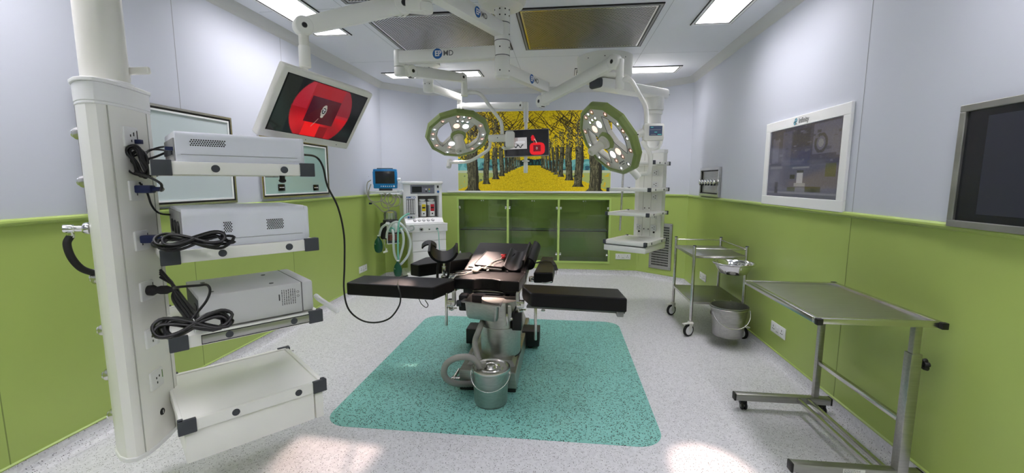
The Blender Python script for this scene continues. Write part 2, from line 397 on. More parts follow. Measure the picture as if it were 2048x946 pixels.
# ================================================================== ROOM
XL, XR, YB, YF, H = -2.70, 1.79, 6.98, -2.4, 2.93
DADO = 1.30
ROOM = [(XR, YF), (XR, 6.46), (1.18, YB), (-2.12, YB), (XL, 6.35), (XL, YF)]   # CCW seen from above
SIDES = ['right', 'back_right', 'back', 'back_left', 'left', 'front']
def inset(d):
    n = len(ROOM); out = []
    L = []
    for i in range(n):
        p, q = V(ROOM[i]+(0,)), V(ROOM[(i+1) % n]+(0,)); t = (q-p).normalized(); nn = V((-t.y, t.x, 0))
        L.append((p+nn*d, t))
    for i in range(n):
        (p, t), (q, s) = L[i-1], L[i]
        den = t.x*s.y-t.y*s.x; k = ((q.x-p.x)*s.y-(q.y-p.y)*s.x)/den; r = p+t*k; out.append((r.x, r.y))
    return out
def wall_strip(b, m, i, prof, smooth=False):
    rings = [(inset(d), z) for d, z in prof]; n = len(ROOM)
    for (r0, z0), (r1, z1) in zip(rings, rings[1:]):
        j = (i+1) % n
        b.add([(*r0[i], z0), (*r0[j], z0), (*r1[j], z1), (*r1[i], z1)], [(3, 2, 1, 0)], m, smooth)
CAB = (-1.70, 0.755, 0.20, 1.222)                       # opening of the built-in cabinet
for i, sd in enumerate(SIDES):
    b = MB()
    if sd == 'back':
        x0, x1, z0, z1 = CAB
        def q(a0, a1, c0, c1, m): b.add([(a1, YB, c0), (a0, YB, c0), (a0, YB, c1), (a1, YB, c1)], [(3, 2, 1, 0)][::1], m)
        q(-2.12, x0, 0, DADO, 'wall_green'); q(x1, 1.18, 0, DADO, 'wall_green'); q(x0, x1, 0, z0, 'wall_green'); q(x0, x1, z1, DADO, 'wall_green')
        q(-2.12, 1.18, DADO, H, 'wall_white')
        b.box('wall_green', -2.12, 1.18, YB+0.46, YB+0.56, 0, H)
    else:
        wall_strip(b, 'wall_green', i, [(0, 0), (0, DADO)]); wall_strip(b, 'wall_white', i, [(0, DADO), (0, H)])
        wall_strip(b, 'wall_white', i, [(0, H), (-0.12, H), (-0.12, 0), (0, 0)])
    if sd in ('left', 'right'):
        X = XL if sd == 'left' else XR; s = 1 if sd == 'left' else -1
        for y in ((1.70, 2.885, 4.07) if sd == 'left' else (1.74, 2.92)):
            b.box('seam', X-0.001, X+s*0.0006, y-0.0025, y+0.0025, DADO, H-0.07); b.box('seam_green', X-0.001, X+s*0.0006, y-0.0025, y+0.0025, 0.09, DADO)
    struct(b.build('wall_'+sd))
    b = MB(); c = [(0.07, 0.0015), (0.045, 0.004), (0.028, 0.012), (0.016, 0.028), (0.009, 0.05), (0.006, 0.09), (0.0, 0.091)]
    wall_strip(b, 'floor_vinyl', i, c, True); struct(b.build('baseboard_'+sd))
    b = MB(); wall_strip(b, 'rail_green', i, [(0, 1.275), (0.008, 1.277), (0.016, 1.283), (0.020, 1.292), (0.018, 1.302), (0.010, 1.309), (0, 1.311)], True)
    o = struct(b.build('trim_%d' % (i+1)))
    b = MB(); wall_strip(b, 'cornice_grey', i, [(0, 2.850), (0.004, 2.855), (0.016, 2.872), (0.050, 2.908), (0.068, 2.926), (0.07, H)])
    struct(b.build('trim_%d' % (i+7)))
    b = MB(); wall_strip(b, 'rail_green', i, [(0, 0.086), (0.008, 0.088), (0.010, 0.094), (0, 0.100)], True); struct(b.build('trim_%d' % (i+13)))
b = MB(); b.prism('floor_vinyl', [(x, y) for x, y in ROOM], -0.1, 0.0); struct(b.build('floor'))
b = MB(); b.prism('ceiling_white', [(x, y) for x, y in ROOM], H, H+0.1)
for y in (5.27, 3.66, 2.2): b.box('seam', XL+.1, XR-.1, y-0.0015, y+0.0015, H-0.0005, H+0.001)
for x in (-0.56, -1.84, 0.86): b.box('seam', x-0.0015, x+0.0015, -2, 6.9, H-0.0005, H+0.001)
struct(b.build('ceiling'))
b = MB(); b.rbox('sill_white', -1.86, 1.1, YB-0.035, YB-0.001, 1.312, 1.338, 0.004); struct(b.build('trim_19'))

# teal vinyl mat
def rrect(x0, x1, y0, y1, r, n=8):
    out = []
    for cx, cy, a in ((x1-r, y0+r, -PI/2), (x1-r, y1-r, 0), (x0+r, y1-r, PI/2), (x0+r, y0+r, PI)):
        for i in range(n+1):
            t = a+PI/2*i/n; out.append((cx+r*math.cos(t), cy+r*math.sin(t)))
    return out
b = MB(); b.prism('mat_vinyl', rrect(-1.47, 0.61, 2.37, 4.60, 0.16), 0.0, 0.002)
tag(b.build('floor_mat'), 'teal speckled vinyl mat with rounded corners under the operating table', 'mat')

# ceiling light panels
def light_panel(x0, x1, y0, y1, label):
    c = ((x0+x1)/2, (y0+y1)/2)
    t = thing('ceiling_light', label, 'ceiling light', (*c, H-0.012), 0, 'ceiling light panels')
    b = MB()
    for (a0, a1, b0, b1) in ((x0-.03, x1+.03, y0-.03, y0-.012), (x0-.03, x1+.03, y1+.012, y1+.03), (x0-.03, x0-.012, y0-.012, y1+.012), (x1+.012, x1+.03, y0-.012, y1+.012)):
        b.box('white_plastic', a0, a1, b0, b1, H-0.012, H-0.0005)
    for (a0, a1, b0, b1) in ((x0-.012, x1+.012, y0-.012, y0), (x0-.012, x1+.012, y1, y1+.012), (x0-.012, x0, y0, y1), (x1, x1+.012, y0, y1)):
        b.box('black', a0, a1, b0, b1, H-0.008, H-0.0005)
    for (a0, a1, b0, b1) in ((x0-.036, x1+.036, y0-.036, y0-.03), (x0-.036, x1+.036, y1+.03, y1+.036), (x0-.036, x0-.03, y0-.03, y1+.03), (x1+.03, x1+.036, y0-.03, y1+.03)): b.box('black', a0, a1, b0, b1, H-0.009, H-0.0005)
    b.build('frame', t)
    b = MB(); b.box('panel_light', x0, x1, y0, y1, H-0.006, H-0.001); b.build('diffuser', t)
light_panel(-2.43, -2.12, 3.08, 4.26, 'long white ceiling light panel at upper left above the tilted red screen')
light_panel(1.18, 1.47, 3.16, 4.34, 'white ceiling light panel over the right wall, cut off by the top edge')
light_panel(-2.39, -1.13, 5.82, 6.10, 'lit ceiling panel at the back left behind the lamp arms')
light_panel(0.17, 1.43, 5.87, 6.15, 'lit ceiling panel at the back right behind the white drum mount')
light_panel(-2.43, -2.12, 0.9, 2.08, 'long unseen fill light panel on the ceiling beside the left wall, nearer the front wall')  # unseen panels, put in as fill for the front part of the room
light_panel(1.18, 1.47, 0.9, 2.08, 'long unseen fill light panel on the ceiling beside the right wall, nearer the front wall')
light_panel(-1.9, -0.7, -0.35, -0.05, 'unseen fill light panel on the ceiling, running across the room near the front wall, left of the two')  # unseen pair, placed to brighten the faces turned to the camera
light_panel(-0.2, 1.0, -0.35, -0.05, 'unseen fill light panel on the ceiling, running across the room near the front wall, right of the two')

# laminar-flow grilles in the ceiling
def ceil_grille(x0, x1, y0, y1, label):
    t = thing('ceiling_air_grille', label, 'air grille', ((x0+x1)/2, (y0+y1)/2, H-0.014), 0, 'ceiling air grilles')
    b = MB()
    for k, (o, i, m, z) in enumerate(((0.0, 0.010, 'black', 0.010), (0.010, 0.028, 'plastic_grey', 0.014), (0.028, 0.040, 'black', 0.010), (0.040, 0.056, 'steel', 0.012))):
        for (a0, a1, b0, b1) in ((x0+o, x1-o, y0+o, y0+i), (x0+o, x1-o, y1-i, y1-o), (x0+o, x0+i, y0+i, y1-i), (x1-i, x1-o, y0+i, y1-i)):
            b.box(m, a0, a1, b0, b1, H-z, H-0.0005)
    b.build('frame', t)
    b = MB(); b.box('perforated_sheet', x0+.055, x1-.055, y0+.055, y1-.055, H-0.009, H-0.001); b.build('perforated_panel', t)
ceil_grille(-1.77, -0.56, 3.82, 4.94, 'perforated metal ceiling grille left of the central lamp post')
ceil_grille(-0.42, 0.80, 3.82, 4.97, 'perforated metal ceiling grille right of the central lamp post')
ceil_grille(-1.77, -0.56, 2.40, 3.56, 'perforated metal ceiling grille at the top edge, over the tilted red screen\'s arm')
ceil_grille(-0.42, 0.80, 2.40, 3.56, 'perforated metal ceiling grille in front of the right one, nearer the front wall')

# ------------------------------------------------------------------ mural
def paint_mural(nu=430, nv=222):
    rng = np.random.default_rng(5)
    def vnoise(sx, sy, seed):
        r = np.random.default_rng(seed); g = r.random((int(nv/sy)+3, int(nu/sx)+3))
        y = np.arange(nv)/sy; x = np.arange(nu)/sx; yi = y.astype(int); xi = x.astype(int); fy = (y-yi)[:, None]; fx = (x-xi)[None]
        return (g[yi][:, xi]*(1-fy)*(1-fx)+g[yi+1][:, xi]*fy*(1-fx)+g[yi][:, xi+1]*(1-fy)*fx+g[yi+1][:, xi+1]*fy*fx)
    U, Vv = np.meshgrid((np.arange(nu)+.5)/nu, (np.arange(nv)+.5)/nv)
    im = np.zeros((nv, nu, 3)); 
    def put(mask, c): im[mask] = np.array(c)
    # far background, buildings, lawns
    im[:] = (150, 178, 120)
    put(Vv > 0.56, (92, 160, 158)); blk = vnoise(14, 9, 3)
    put((Vv > 0.56) & (blk > 0.55), (126, 190, 188)); put((Vv > 0.6) & (blk < 0.25), (52, 96, 110))
    put(Vv > 0.74, (196, 206, 176)); put((Vv > 0.77), (178, 190, 112))
    bl2 = vnoise(9, 9, 8); put((Vv > 0.78) & (bl2 > 0.72), (214, 186, 52)); put((Vv > 0.76) & (Vv < 0.9) & (bl2 < 0.16), (110, 126, 92))
    # golden carpet of leaves
    vx, vy = 0.492, 0.665
    wd = 0.035+(Vv-vy)*1.42
    ground = (Vv > vy) & (np.abs(U-vx) < wd+0.006*(rng.random((nv, nu))-.5))
    put(ground, (232, 202, 24)); gn = rng.random((nv, nu)); g2 = vnoise(6, 2, 4)
    put(ground & (gn > 0.70), (208, 178, 20)); put(ground & (gn < 0.18), (244, 220, 52)); put(ground & (g2 > .72) & (gn > .5), (196, 166, 24))
    # tunnel end
    put((np.abs(U-vx) < 0.075) & (Vv > 0.585) & (Vv < 0.675), (28, 44, 44))
    bb = vnoise(3, 12, 6); put((np.abs(U-vx) < 0.07) & (Vv > 0.60) & (Vv < 0.665) & (bb > .6), (40, 92, 92))
    # sky of leaves
    sky = Vv < (0.57+0.05*vnoise(20, 20, 9)); lf = vnoise(2.2, 2.2, 1); lf2 = vnoise(9, 9, 2); lf3 = rng.random((nv, nu))
    put(sky, (226, 198, 26)); 
    cen = np.abs(U-vx) < 0.10+0.15*(0.6-Vv)
    put(sky & (lf > 0.62), (240, 214, 34)); put(sky & (lf+lf2*.5 < 0.60) & ~cen, (140, 122, 24)); put(sky & (lf+lf2*.35 < 0.30) & (lf3 > .25) & ~cen, (36, 34, 18)); put(sky & (lf < .10) & cen, (120, 100, 20))
    put(sky & cen & (lf < .3), (204, 176, 20))
    low = sky & (Vv > 0.36) & (np.abs(U-vx) > 0.10) & (lf+lf2 < 0.80); put(low, (84, 84, 40))
    # branches
    def line(x0, y0, x1, y1, w, c):
        n = int(max(abs(x1-x0)*nu, abs(y1-y0)*nv)*2)+2; ph = rng.random()*6
        for i in range(n):
            t = i/n; x = x0+(x1-x0)*t+0.006*math.sin(t*9+ph); y = y0+(y1-y0)*t; r = w*(1-t*.6)
            a0 = int(x*nu-r); a1 = int(x*nu+r)+1; j = int(y*nv)
            if 0 <= j < nv: im[j, max(0, a0):max(0, min(nu, a1))] = c
    for sgn in (-1, 1):
        for tx, ty in ((.36, .5), (.29, .5), (.21, .52), (.12, .55), (.42, .5)):
            bx = vx+sgn*(0.5-tx+.02) if False else vx+sgn*tx*1.0
            for k in range(4):
                line(bx, 0.42-.06*k, bx-sgn*(0.10+.12*rng.random()), 0.02+0.05*k-.1*rng.random(), 0.7, (60, 48, 30))
                line(bx, 0.30-.04*k, bx+sgn*(0.05+.08*rng.random()), 0.05*rng.random(), 0.55, (64, 52, 26))
    # trunks: centre u, half width, foot v, top v
    T = [(.098, .037, 1.0, 0), (.192, .019, .915, .05), (.250, .0175, .85, .1), (.291, .0145, .81, .15), (.320, .010, .775, .25), (.342, .008, .755, .3), (.360, .007, .74, .35), (.376, .006, .73, .4), (.390, .005, .715, .42), (.403, .0045, .70, .45), (.415, .004, .69, .47),
         (.902, .038, 1.0, .28), (.797, .026, .945, .12), (.732, .021, .865, .2), (.684, .015, .82, .25), (.652, .011, .795, .3), (.628, .009, .765, .33), (.608, .0075, .75, .36), (.590, .0065, .735, .4), (.575, .006, .72, .42), (.562, .005, .705, .44)]
    bark = vnoise(1.3, 9, 12); bk = vnoise(2.2, 3, 13)
    for c, hw, foot, top in sorted(T, key=lambda t: t[2]):
        fl = 1+0.55*np.clip((Vv-(foot-0.05))/0.05, 0, 1)**2
        m = (np.abs(U-c-0.004*np.sin(Vv*12+c*40)) < hw*fl) & (Vv < foot) & (Vv > top)
        leafy = (Vv < 0.45) & (lf > .5) & (lf3 > .35); m = m & ~leafy
        put(m, (100, 98, 72)); put(m & (bark < 0.45), (72, 70, 54)); put(m & (bark > 0.74), (132, 126, 96)); put(m & (bk < 0.2), (36, 36, 30))
        edge = m & ((U-c) > hw*0.55); put(edge, (52, 50, 40))
    return np.clip(im, 0, 255)
t = thing('mural', 'large mural print of a yellow ginkgo tree avenue on the back wall', 'wall mural', (-0.4675, YB-0.006, 1.345))
mx0, mx1, mz0, mz1 = -1.680, 0.745, 1.342, 2.585
b = MB(); b.box('white_plastic', mx0-.004, mx1+.004, YB-0.0105, YB-0.001, mz0-.003, mz1+.004); b.build('backing_board', t)
painted('printed_picture', 'mural_print', lambda u, v: (mx0+(mx1-mx0)*u, YB-0.0115, mz1+(mz0-mz1)*v), 430, 222, paint_mural(), t)

# ------------------------------------------------------------------ built-in cabinet
x0, x1, z0, z1 = CAB
t = thing('built_in_cabinet', 'green built-in wall cabinet with glass doors below the mural', 'cabinet', ((x0+x1)/2, YB, z0))
b = MB(); d1 = YB+0.40; g = 'cabinet_green'
b.box(g, x0, x1, d1, d1+.018, z0, z1); b.box(g, x0, x1, YB, d1, z0, z0+.02); b.box(g, x0, x1, YB, d1, z1-.02, z1)
b.box(g, x0, x0+.018, YB, d1, z0, z1); b.box(g, x1-.018, x1, YB, d1, z0, z1)
MX = [x0+.012, -0.872, -0.052, x1-.012]
for xm in MX[1:3]: b.box(g, xm-.017, xm+.017, YB-0.004, d1, z0, z1)
b.build('carcass', t)
b = MB()
for (a0, a1, c0, c1) in ((x0-.012, x1+.012, z1-.006, z1+.010), (x0-.012, x1+.012, z0-.010, z0+.006), (x0-.012, x0+.006, z0, z1), (x1-.006, x1+.012, z0, z1)):
    b.box('cabinet_green', a0, a1, YB-0.008, YB+.002, c0, c1)
b.build('frame', t)
for k in range(3):
    a0, a1 = MX[k]+(.017 if k else .006), MX[k+1]-(.017 if k < 2 else .006)
    b = MB(); b.box('board_teal', a0+.01, a1-.01, YB+.03, d1-.003, 0.700, 0.708); b.box('black', a0+.01, a1-.01, YB+.018, YB+.03, 0.697, 0.711)
    b.build('glass_shelf', t)
    mid = (a0+a1)/2
    for s, (p, q2) in enumerate(((a0+.002, mid-.003), (mid+.003, a1-.002))):
        b = MB(); b.box('cabinet_glass', p, q2, YB+.004, YB+.010, z0+.022, z1-.022); dr = b.build('glass_door', t)
        hx = p if s == 0 else q2; sg = 1 if s == 0 else -1
        for zz in (z0+.13, z1-.15):
            b = MB(); b.rbox('chrome', hx-sg*.004, hx+sg*.028, YB-.004, YB+.014, zz-.02, zz+.02, .003); b.build('hinge', dr)
        b = MB(); b.rcyl('chrome', (mid+(-.018 if s == 0 else .018), YB-.008, z1-.04), (mid+(-.018 if s == 0 else .018), YB+.004, z1-.04), .009); b.build('lock', dr)

# ------------------------------------------------------------------ wall fittings
def outlet_double(fr, label):        # fr: a along wall, b into wall, origin at centre on the wall
    t = thing('wall_outlet', label, 'outlet', fr.o, fr.yaw, 'double wall sockets')
    b = MB(); b.rbox('outlet_white', -.118, .118, -.010, -.0005, -.046, .046, .004, fr)
    b.build('face_plate', t)
    for s in (-1, 1):
        b = MB(); c = s*.068
        b.box('white_plastic', c-.034, c+.034, -.0118, -.0095, -.034, .034, fr)
        for (dx, dz, w2, h2) in ((0, .014, .003, .009), (-.012, -.010, .007, .003), (.012, -.010, .007, .003)): b.box('black', c+dx-w2, c+dx+w2, -.0124, -.0117, dz-h2, dz+h2, fr)
        b.build('socket', t)
    b = MB(); b.rbox('outlet_white', -.02, .02, -.0135, -.0095, -.022, .022, .003, fr); b.box('mid_grey', -.016, .016, -.0138, -.0133, -.021, -.017, fr); b.build('switch', t)
outlet_double(Fr((XL, 5.58), 90, 0.305), 'white double wall socket on the left wall beside the anaesthesia machine')
outlet_double(Fr((0.975, YB), 0, 0.31), 'white double wall socket on the back wall right of the cabinet')
outlet_double(Fr((XR, 5.64), -90, 0.30), 'white double wall socket seen behind the wheeled trolley')
outlet_double(Fr((XR, 3.685), -90, 0.285), 'white double wall socket on the right wall beside the instrument table')

# return-air grille on the right chamfer
cf = Fr((1.79, 6.46), math.degrees(math.atan2(6.98-6.46, 1.18-1.79))+180)   # a runs from the back wall towards the right wall
cf = Fr((1.18, 6.98), math.degrees(math.atan2(6.46-6.98, 1.79-1.18)))
t = thing('return_air_grille', 'tall perforated stainless return air grille low in the right corner', 'air grille', cf.w(.40, 0, .18), cf.yaw)
a0, a1, c0, c1 = 0.225, 0.585, 0.175, 0.875
b = MB(); b.rbox('steel_brushed', a0, a1, -.012, -.001, c0, c1, .003, cf)
for aa in (a0+.02, a1-.02):
    for cc in (c0+.025, (c0+c1)/2, c1-.025): b.rcyl('dark_grey', cf.w(aa, -.015, cc), cf.w(aa, -.011, cc), .005, .001, 10)
b.build('frame', t)
b = MB()
rows = 16; n = 12
for r in range(rows):
    zc = c0+.065+(c1-c0-.13)*r/(rows-1)
    for k in range(n):
        xc = a0+.055+(a1-a0-.11)*k/(n-1)
        b.box('black', xc-.0085, xc+.0085, -.0128, -.0118, zc-.012, zc+.012, cf)
b.build('slots', t)

def X_frame(X): return Fr((XL, 0), 90) if X == 'L' else Fr((XR, 0), -90)   # a along the wall, b into it
LF, RF = X_frame('L'), X_frame('R')
def ly(y): return y          # on the left wall a = y
def ry(y): return -y         # on the right wall a = -y
def wframe(b, m, fr, a0, a1, z0, z1, wd, b0, b1):
    a0, a1 = min(a0, a1), max(a0, a1)
    for (p, q, r, s_) in ((a0, a1, z0, z0+wd), (a0, a1, z1-wd, z1), (a0, a0+wd, z0+wd, z1-wd), (a1-wd, a1, z0+wd, z1-wd)): b.box(m, p, q, b0, b1, r, s_, fr)
def viewer(y0, y1, z0, z1, board, label, switches):
    t = thing('light_box', label, 'light box', (XL, (y0+y1)/2, z0), PI/2)
    b = MB(); wframe(b, 'steel', LF, y0, y1, z0, z1, .016, -.022, -.0005); wframe(b, 'black', LF, y0+.016, y1-.016, z0+.016, z1-.016, .014, -.018, -.0005)
    wframe(b, 'white_plastic', LF, y0+.030, y1-.030, z0+.030, z1-.030, .012, -.020, -.0005); b.build('frame', t)
    b = MB(); b.box(board, y0+.042, y1-.042, -.012, -.0005, z0+.042, z1-.042, LF); b.build('panel', t)
    for (yy, zz) in switches:
        b = MB(); b.rbox('black_gloss', yy-.05, yy+.05, -.018, -.012, zz-.032, zz+.032, .003, LF)
        for k in (-1, 0, 1): b.box('white_plastic', yy+k*.026-.009, yy+k*.026+.009, -.0188, -.0178, zz-.004, zz+.004, LF)
        b.build('switch', t)
viewer(2.19, 3.335, 1.322, 2.003, 'board_white', 'wide pale white light box on the left wall behind the white column', [])
viewer(3.65, 4.79, 1.335, 1.905, 'board_teal', 'pale teal glass light box with two black switches under the tilted red screen', [(3.93, 1.435), (4.52, 1.425)])

# wall television left of right wall
t = thing('wall_screen', 'white framed flat screen set in the right wall above the trolley', 'screen', (XR, 3.56, 1.303), -PI/2)
b = MB(); 
wframe(b, 'white_plastic', RF, ry(4.13), ry(2.99), 1.303, 1.992, .075, -.020, -.0005); b.build('frame', t, 0.003)
def paint_tv_reflection(nu=150, nv=84):  # reflection of the room in the dark screen, painted as colour
    U, Vv = np.meshgrid((np.arange(nu)+.5)/nu, (np.arange(nv)+.5)/nv)
    im = np.zeros((nv, nu, 3)); rng = np.random.default_rng(3)
    im[:] = (60, 60, 76); im[Vv > .55] = (72, 72, 88)
    def rc(a, b_, c, d, col): im[(U > a) & (U < b_) & (Vv > c) & (Vv < d)] = col
    rc(.05, .16, .12, .5, (80, 80, 98)); rc(.22, .36, .05, .55, (74, 74, 92)); rc(.38, .62, .05, .30, (52, 52, 64)); rc(.36, .64, .34, .56, (56, 58, 82))
    rc(.66, .98, .02, .42, (84, 84, 100)); rc(.40, .64, .57, .60, (104, 104, 112)); rc(.04, .24, .55, .585, (98, 98, 108)); rc(.0, 1, .93, .955, (98, 98, 108))
    rc(.04, .2, .62, .8, (80, 80, 96)); rc(.47, .56, .66, .80, (142, 142, 146)); rc(.44, .6, .80, .85, (120, 120, 124)); rc(.37, .45, .68, .74, (44, 46, 44)); rc(.47, .57, .62, .66, (46, 48, 50))
    rc(.34, .47, .855, .92, (52, 56, 44)); rc(.60, .80, .84, .915, (46, 50, 38)); rc(.46, .60, .86, .93, (88, 88, 98)); rc(.84, .96, .55, .72, (66, 70, 56)); rc(.13, .19, .78, .95, (40, 40, 50))
    for cx, cy, r in ((.76, .28, .13),):
        d = np.hypot((U-cx)*1.0, (Vv-cy)*.62); im[(d < r*.62) & (d > r*.42)] = (58, 58, 66); im[d < r*.25] = (112, 112, 116)
    for k in range(40):
        a, c = rng.random(), rng.random()*.5; rc(a, a+.02+.05*rng.random(), c, c+.01+.03*rng.random(), tuple(np.array((56, 56, 70))+rng.random()*34))
    n = rng.random((nv, nu, 1))*8
    return np.clip(im*.86+n, 0, 255)
b = MB(); b.box('black', ry(4.055), ry(3.065), -.010, -.0005, 1.378, 1.917, RF); b.build('screen_body', t)
painted('display', 'painted_reflection', lambda u, v: RF.w(ry(4.055-.99*u), -.0108, 1.917-.539*v), 150, 84, paint_tv_reflection(), t)  # sheet with the painted room reflection, not a shown picture
b = MB(); tx = RF.w(ry(3.53), -.0212, 1.953)
b.text('logo_grey', 'Infinity', tx, RF.a, (0, 0, 1), .036, .0006, .02)
lg = RF.w(ry(3.645), -.0212, 1.953)
for dx, dz, r in ((-.008, -.009, .012), (.006, .011, .012)): b.torus('logo_teal', lg+RF.a*dx+V((0, 0, dz)), RF.b, r, .0030, 18, 6)
b.tube('logo_grey', [lg+RF.a*.006+V((0, 0, -.012)), lg+RF.a*.022+V((0, 0, -.020))], .0022, 6, smooth_path=False)
b.build('logo', t)

t = thing('xray_screen', 'large dark screen with a dull steel frame on the near right wall', 'screen', (XR, 1.73, 1.297), -PI/2)
b = MB(); wframe(b, 'steel_dull', RF, ry(2.212), ry(1.12), 1.297, 1.835, .030, -.032, -.0005); b.build('frame', t, 0.003)
b = MB(); b.box('xray_black', ry(2.183), ry(1.15), -.020, -.0005, 1.326, 1.806, RF); b.build('glass', t)
b = MB(); b.box('xray_pane', ry(2.085), ry(1.24), -.0206, -.0195, 1.36, 1.775, RF); b.build('viewing_area', t)

t = thing('gas_valve_box', 'small steel valve box with a row of round valves on the right wall', 'valve box', (XR, 5.55, 1.325), -PI/2)
b = MB(); wframe(b, 'steel', RF, ry(5.90), ry(5.21), 1.318, 1.662, .030, -.030, -.0005); wframe(b, 'black', RF, ry(5.868), ry(5.242), 1.350, 1.630, .012, -.018, -.0005); b.build('frame', t)
b = MB(); b.box('steel_brushed', ry(5.856), ry(5.254), -.008, -.0005, 1.360, 1.620, RF)
b.tube('steel', [RF.w(ry(5.86), -.028, 1.487), RF.w(ry(5.25), -.028, 1.487)], .008, 8, smooth_path=False); b.build('back_plate', t)
for k in range(6):
    b = MB(); c = RF.w(ry(5.82-.105*k), -.034, 1.492); b.rcyl('chrome', c, c-RF.b*.028, .028, .006, 18); b.rcyl('dark_grey', c+V((0, 0, -.03)), c+V((0, 0, -.03))-RF.b*.02, .014, .003, 12)
    b.build('valve', t)
# ================================================================== LEFT EQUIPMENT COLUMN
P1 = aZ(360, 847, 0.5)
UY = 90-40.3                                   # yaw of the shelf's long edge (u) as angle from +X
SF = Fr((P1.x, P1.y), UY)                      # a = u (away to the right), b = away to the left
T_ = thing('equipment_column', 'tall white ceiling-hung equipment column with sockets at the left', 'equipment column', (-1.93, 1.70, 0.3))
colpoly = [(-2.035, 1.70), (-2.015, 1.645), (-1.96, 1.592), (-1.90, 1.556), (-1.855, 1.545), (-1.822, 1.557), (-1.812, 1.60), (-1.822, 1.66), (-1.845, 1.735), (-1.868, 1.80), (-1.885, 1.845), (-1.93, 1.885), (-2.0, 1.895), (-2.06, 1.86), (-2.075, 1.80), (-2.06, 1.745)]
cc = V((sum(p[0] for p in colpoly)/len(colpoly), sum(p[1] for p in colpoly)/len(colpoly), 0))
def grow(k, off=0.0):
    out = []
    for x, y in colpoly:
        d = V((x, y, 0))-cc; L = d.length; q = cc+d*((L*k+off)/L); out.append((q.x, q.y))
    return out
b = MB(); ZT = 1.80
b.prism('white_paint', colpoly, 0.305, ZT, smooth=True)
b.build('column_body', T_, 0, 28)
b = MB(); b.prism('white_plastic', grow(1, 0.006), 0.285, 0.306, smooth=True); b.build('bottom_cap', T_, 0.004)
b = MB(); b.prism('white_plastic', grow(1, 0.003), ZT, ZT+0.012, smooth=True); b.prism('white_plastic', grow(1, 0.004), ZT+.012, ZT+0.085, smooth=True)
b.prism('white_plastic', grow(1, 0.012), ZT+.085, ZT+0.100, smooth=True); b.build('top_cap', T_, 0.003)
# outlet face direction
fo = V((-1.812, 1.60, 0)); fd = (V((-1.868, 1.80, 0))-fo).normalized()
OF = Fr((fo.x, fo.y), math.degrees(math.atan2(fd.y, fd.x)))     # a along the face, b pointing to the left (into the column)
b = MB()
for a in (-.012, .222):
    b.box('seam_light', a-.0010, a+.0010, -.0012, .003, .31, ZT-.002, OF)
b.build('panel_seam', T_)
b = MB()
tc = V((-1.945, 1.715, 0))
b.lathe('cream_paint', [(0.080, ZT+0.10), (0.080, H-0.02)], tc, n=40); b.lathe('white_plastic', [(0.092, ZT+0.098), (0.092, ZT+0.112), (.084, ZT+0.118)], tc, n=40)
b.build('support_tube', T_)
b = MB(); b.lathe('white_plastic', [(0.2, H-0.06), (0.22, H-0.05), (0.22, H-0.001)], tc, n=40); b.build('ceiling_flange', T_)
# brake handle high on the tube
b = MB(); h0 = aY(254, 143, 1.78); h1 = aY(300, 141, 1.80)
b.obox('cream_paint', h0+V((-.03, 0, -.005)), (1, 0, 0), (0, 1, 0), (0, 0, 1), .06, .04, .085, .01)
b.beam('cream_paint', h0, h1, .022, .032, .008); b.build('brake_handle', T_)
# gas outlets on the far left edge of the column
for k, (x, y) in enumerate(((156, 267), (168, 363), (181, 456), (192, 556), (206, 659), (216, 748), (226, 827))):
    c = aY(x+5, y, 1.68); b = MB(); d = V((-.93, -.36, 0)); c2 = c-d*.03
    b.rcyl('steel', c2, c+d*.018, .027, .005, 22); b.rcyl('chrome', c+d*.016, c+d*.028, .018, .003, 18)
    b.build('gas_outlet', T_)
# chrome gas connector with hose
t = thing('gas_hose', 'black gas hose with chrome elbow connector on the column\'s left edge', 'hose', aY(181, 456, 1.68))
b = MB(); g0 = aY(178, 457, 1.66); g1 = aY(124, 458, 1.60)
b.rcyl('chrome', g0+V((.01, 0, 0)), g0+(g1-g0)*.18, .026, .004, 20); b.rcyl('chrome', g0, g1, .0135, .003, 18); b.rcyl('chrome', g0+(g1-g0)*.55, g1, .018, .004, 18)
e = g0+(g1-g0)*.72; b.rcyl('chrome', e, e+V((0, 0, -.04)), .014, .003, 16); b.build('connector', t)
b = MB(); hp = [e+V((0, 0, -.03)), aY(134, 488, 1.6), aY(143, 515, 1.6), aY(163, 537, 1.63), aY(190, 547, 1.68)]
b.tube('rubber', hp, .014, 12); b.rcyl('chrome', hp[-1]-V((.015, 0, 0)), hp[-1]+V((.02, .01, 0)), .02, .003, 14); b.build('hose', t)
# socket plates (picture height -> z on the face)
OY = [275, 381, 480, 580, 674, 758]
plates = []
for k, y in enumerate(OY):
    x = [262, 273, 284, 293, 301, 309][k]
    a, z = OF.pb(x, y); a = 0.092
    b = MB(); b.rbox('outlet_white', a-.044, a+.044, -.013, .0, z-.043, z+.043, .005, OF); b.box('label_green' if k > 3 else 'black', a+.031, a+.036, -.0135, -.012, z-.006, z+.03, OF)
    for (da, dz) in ((-.008, .006), (.012, .010), (-.004, -.016)): b.box('black', a+da-.003, a+da+.003, -.0137, -.012, z+dz-.005, z+dz+.005, OF)
    b.build('socket_plate', T_); plates.append((a, z))
a, z = OF.pb(317, 827); b = MB(); b.rcyl('black', OF.w(.11, 0.0, z), OF.w(.11, -.010, z), .016, .004, 18); b.box('outlet_white', .108, .112, -.0108, -.0098, z-.008, z+.008, OF); b.build('ground_terminal', T_)
b = MB(); a, z = OF.pb(244, 209)
for k in (0, 1): b.box('dark_grey', .08, .11, -.0012, .002, z-.012+.018*k, z-.009+.018*k, OF); b.box('steel', .078, .112, -.0008, .002, z-.016+.018*k, z-.005+.018*k, OF)
b.build('rating_label', T_)
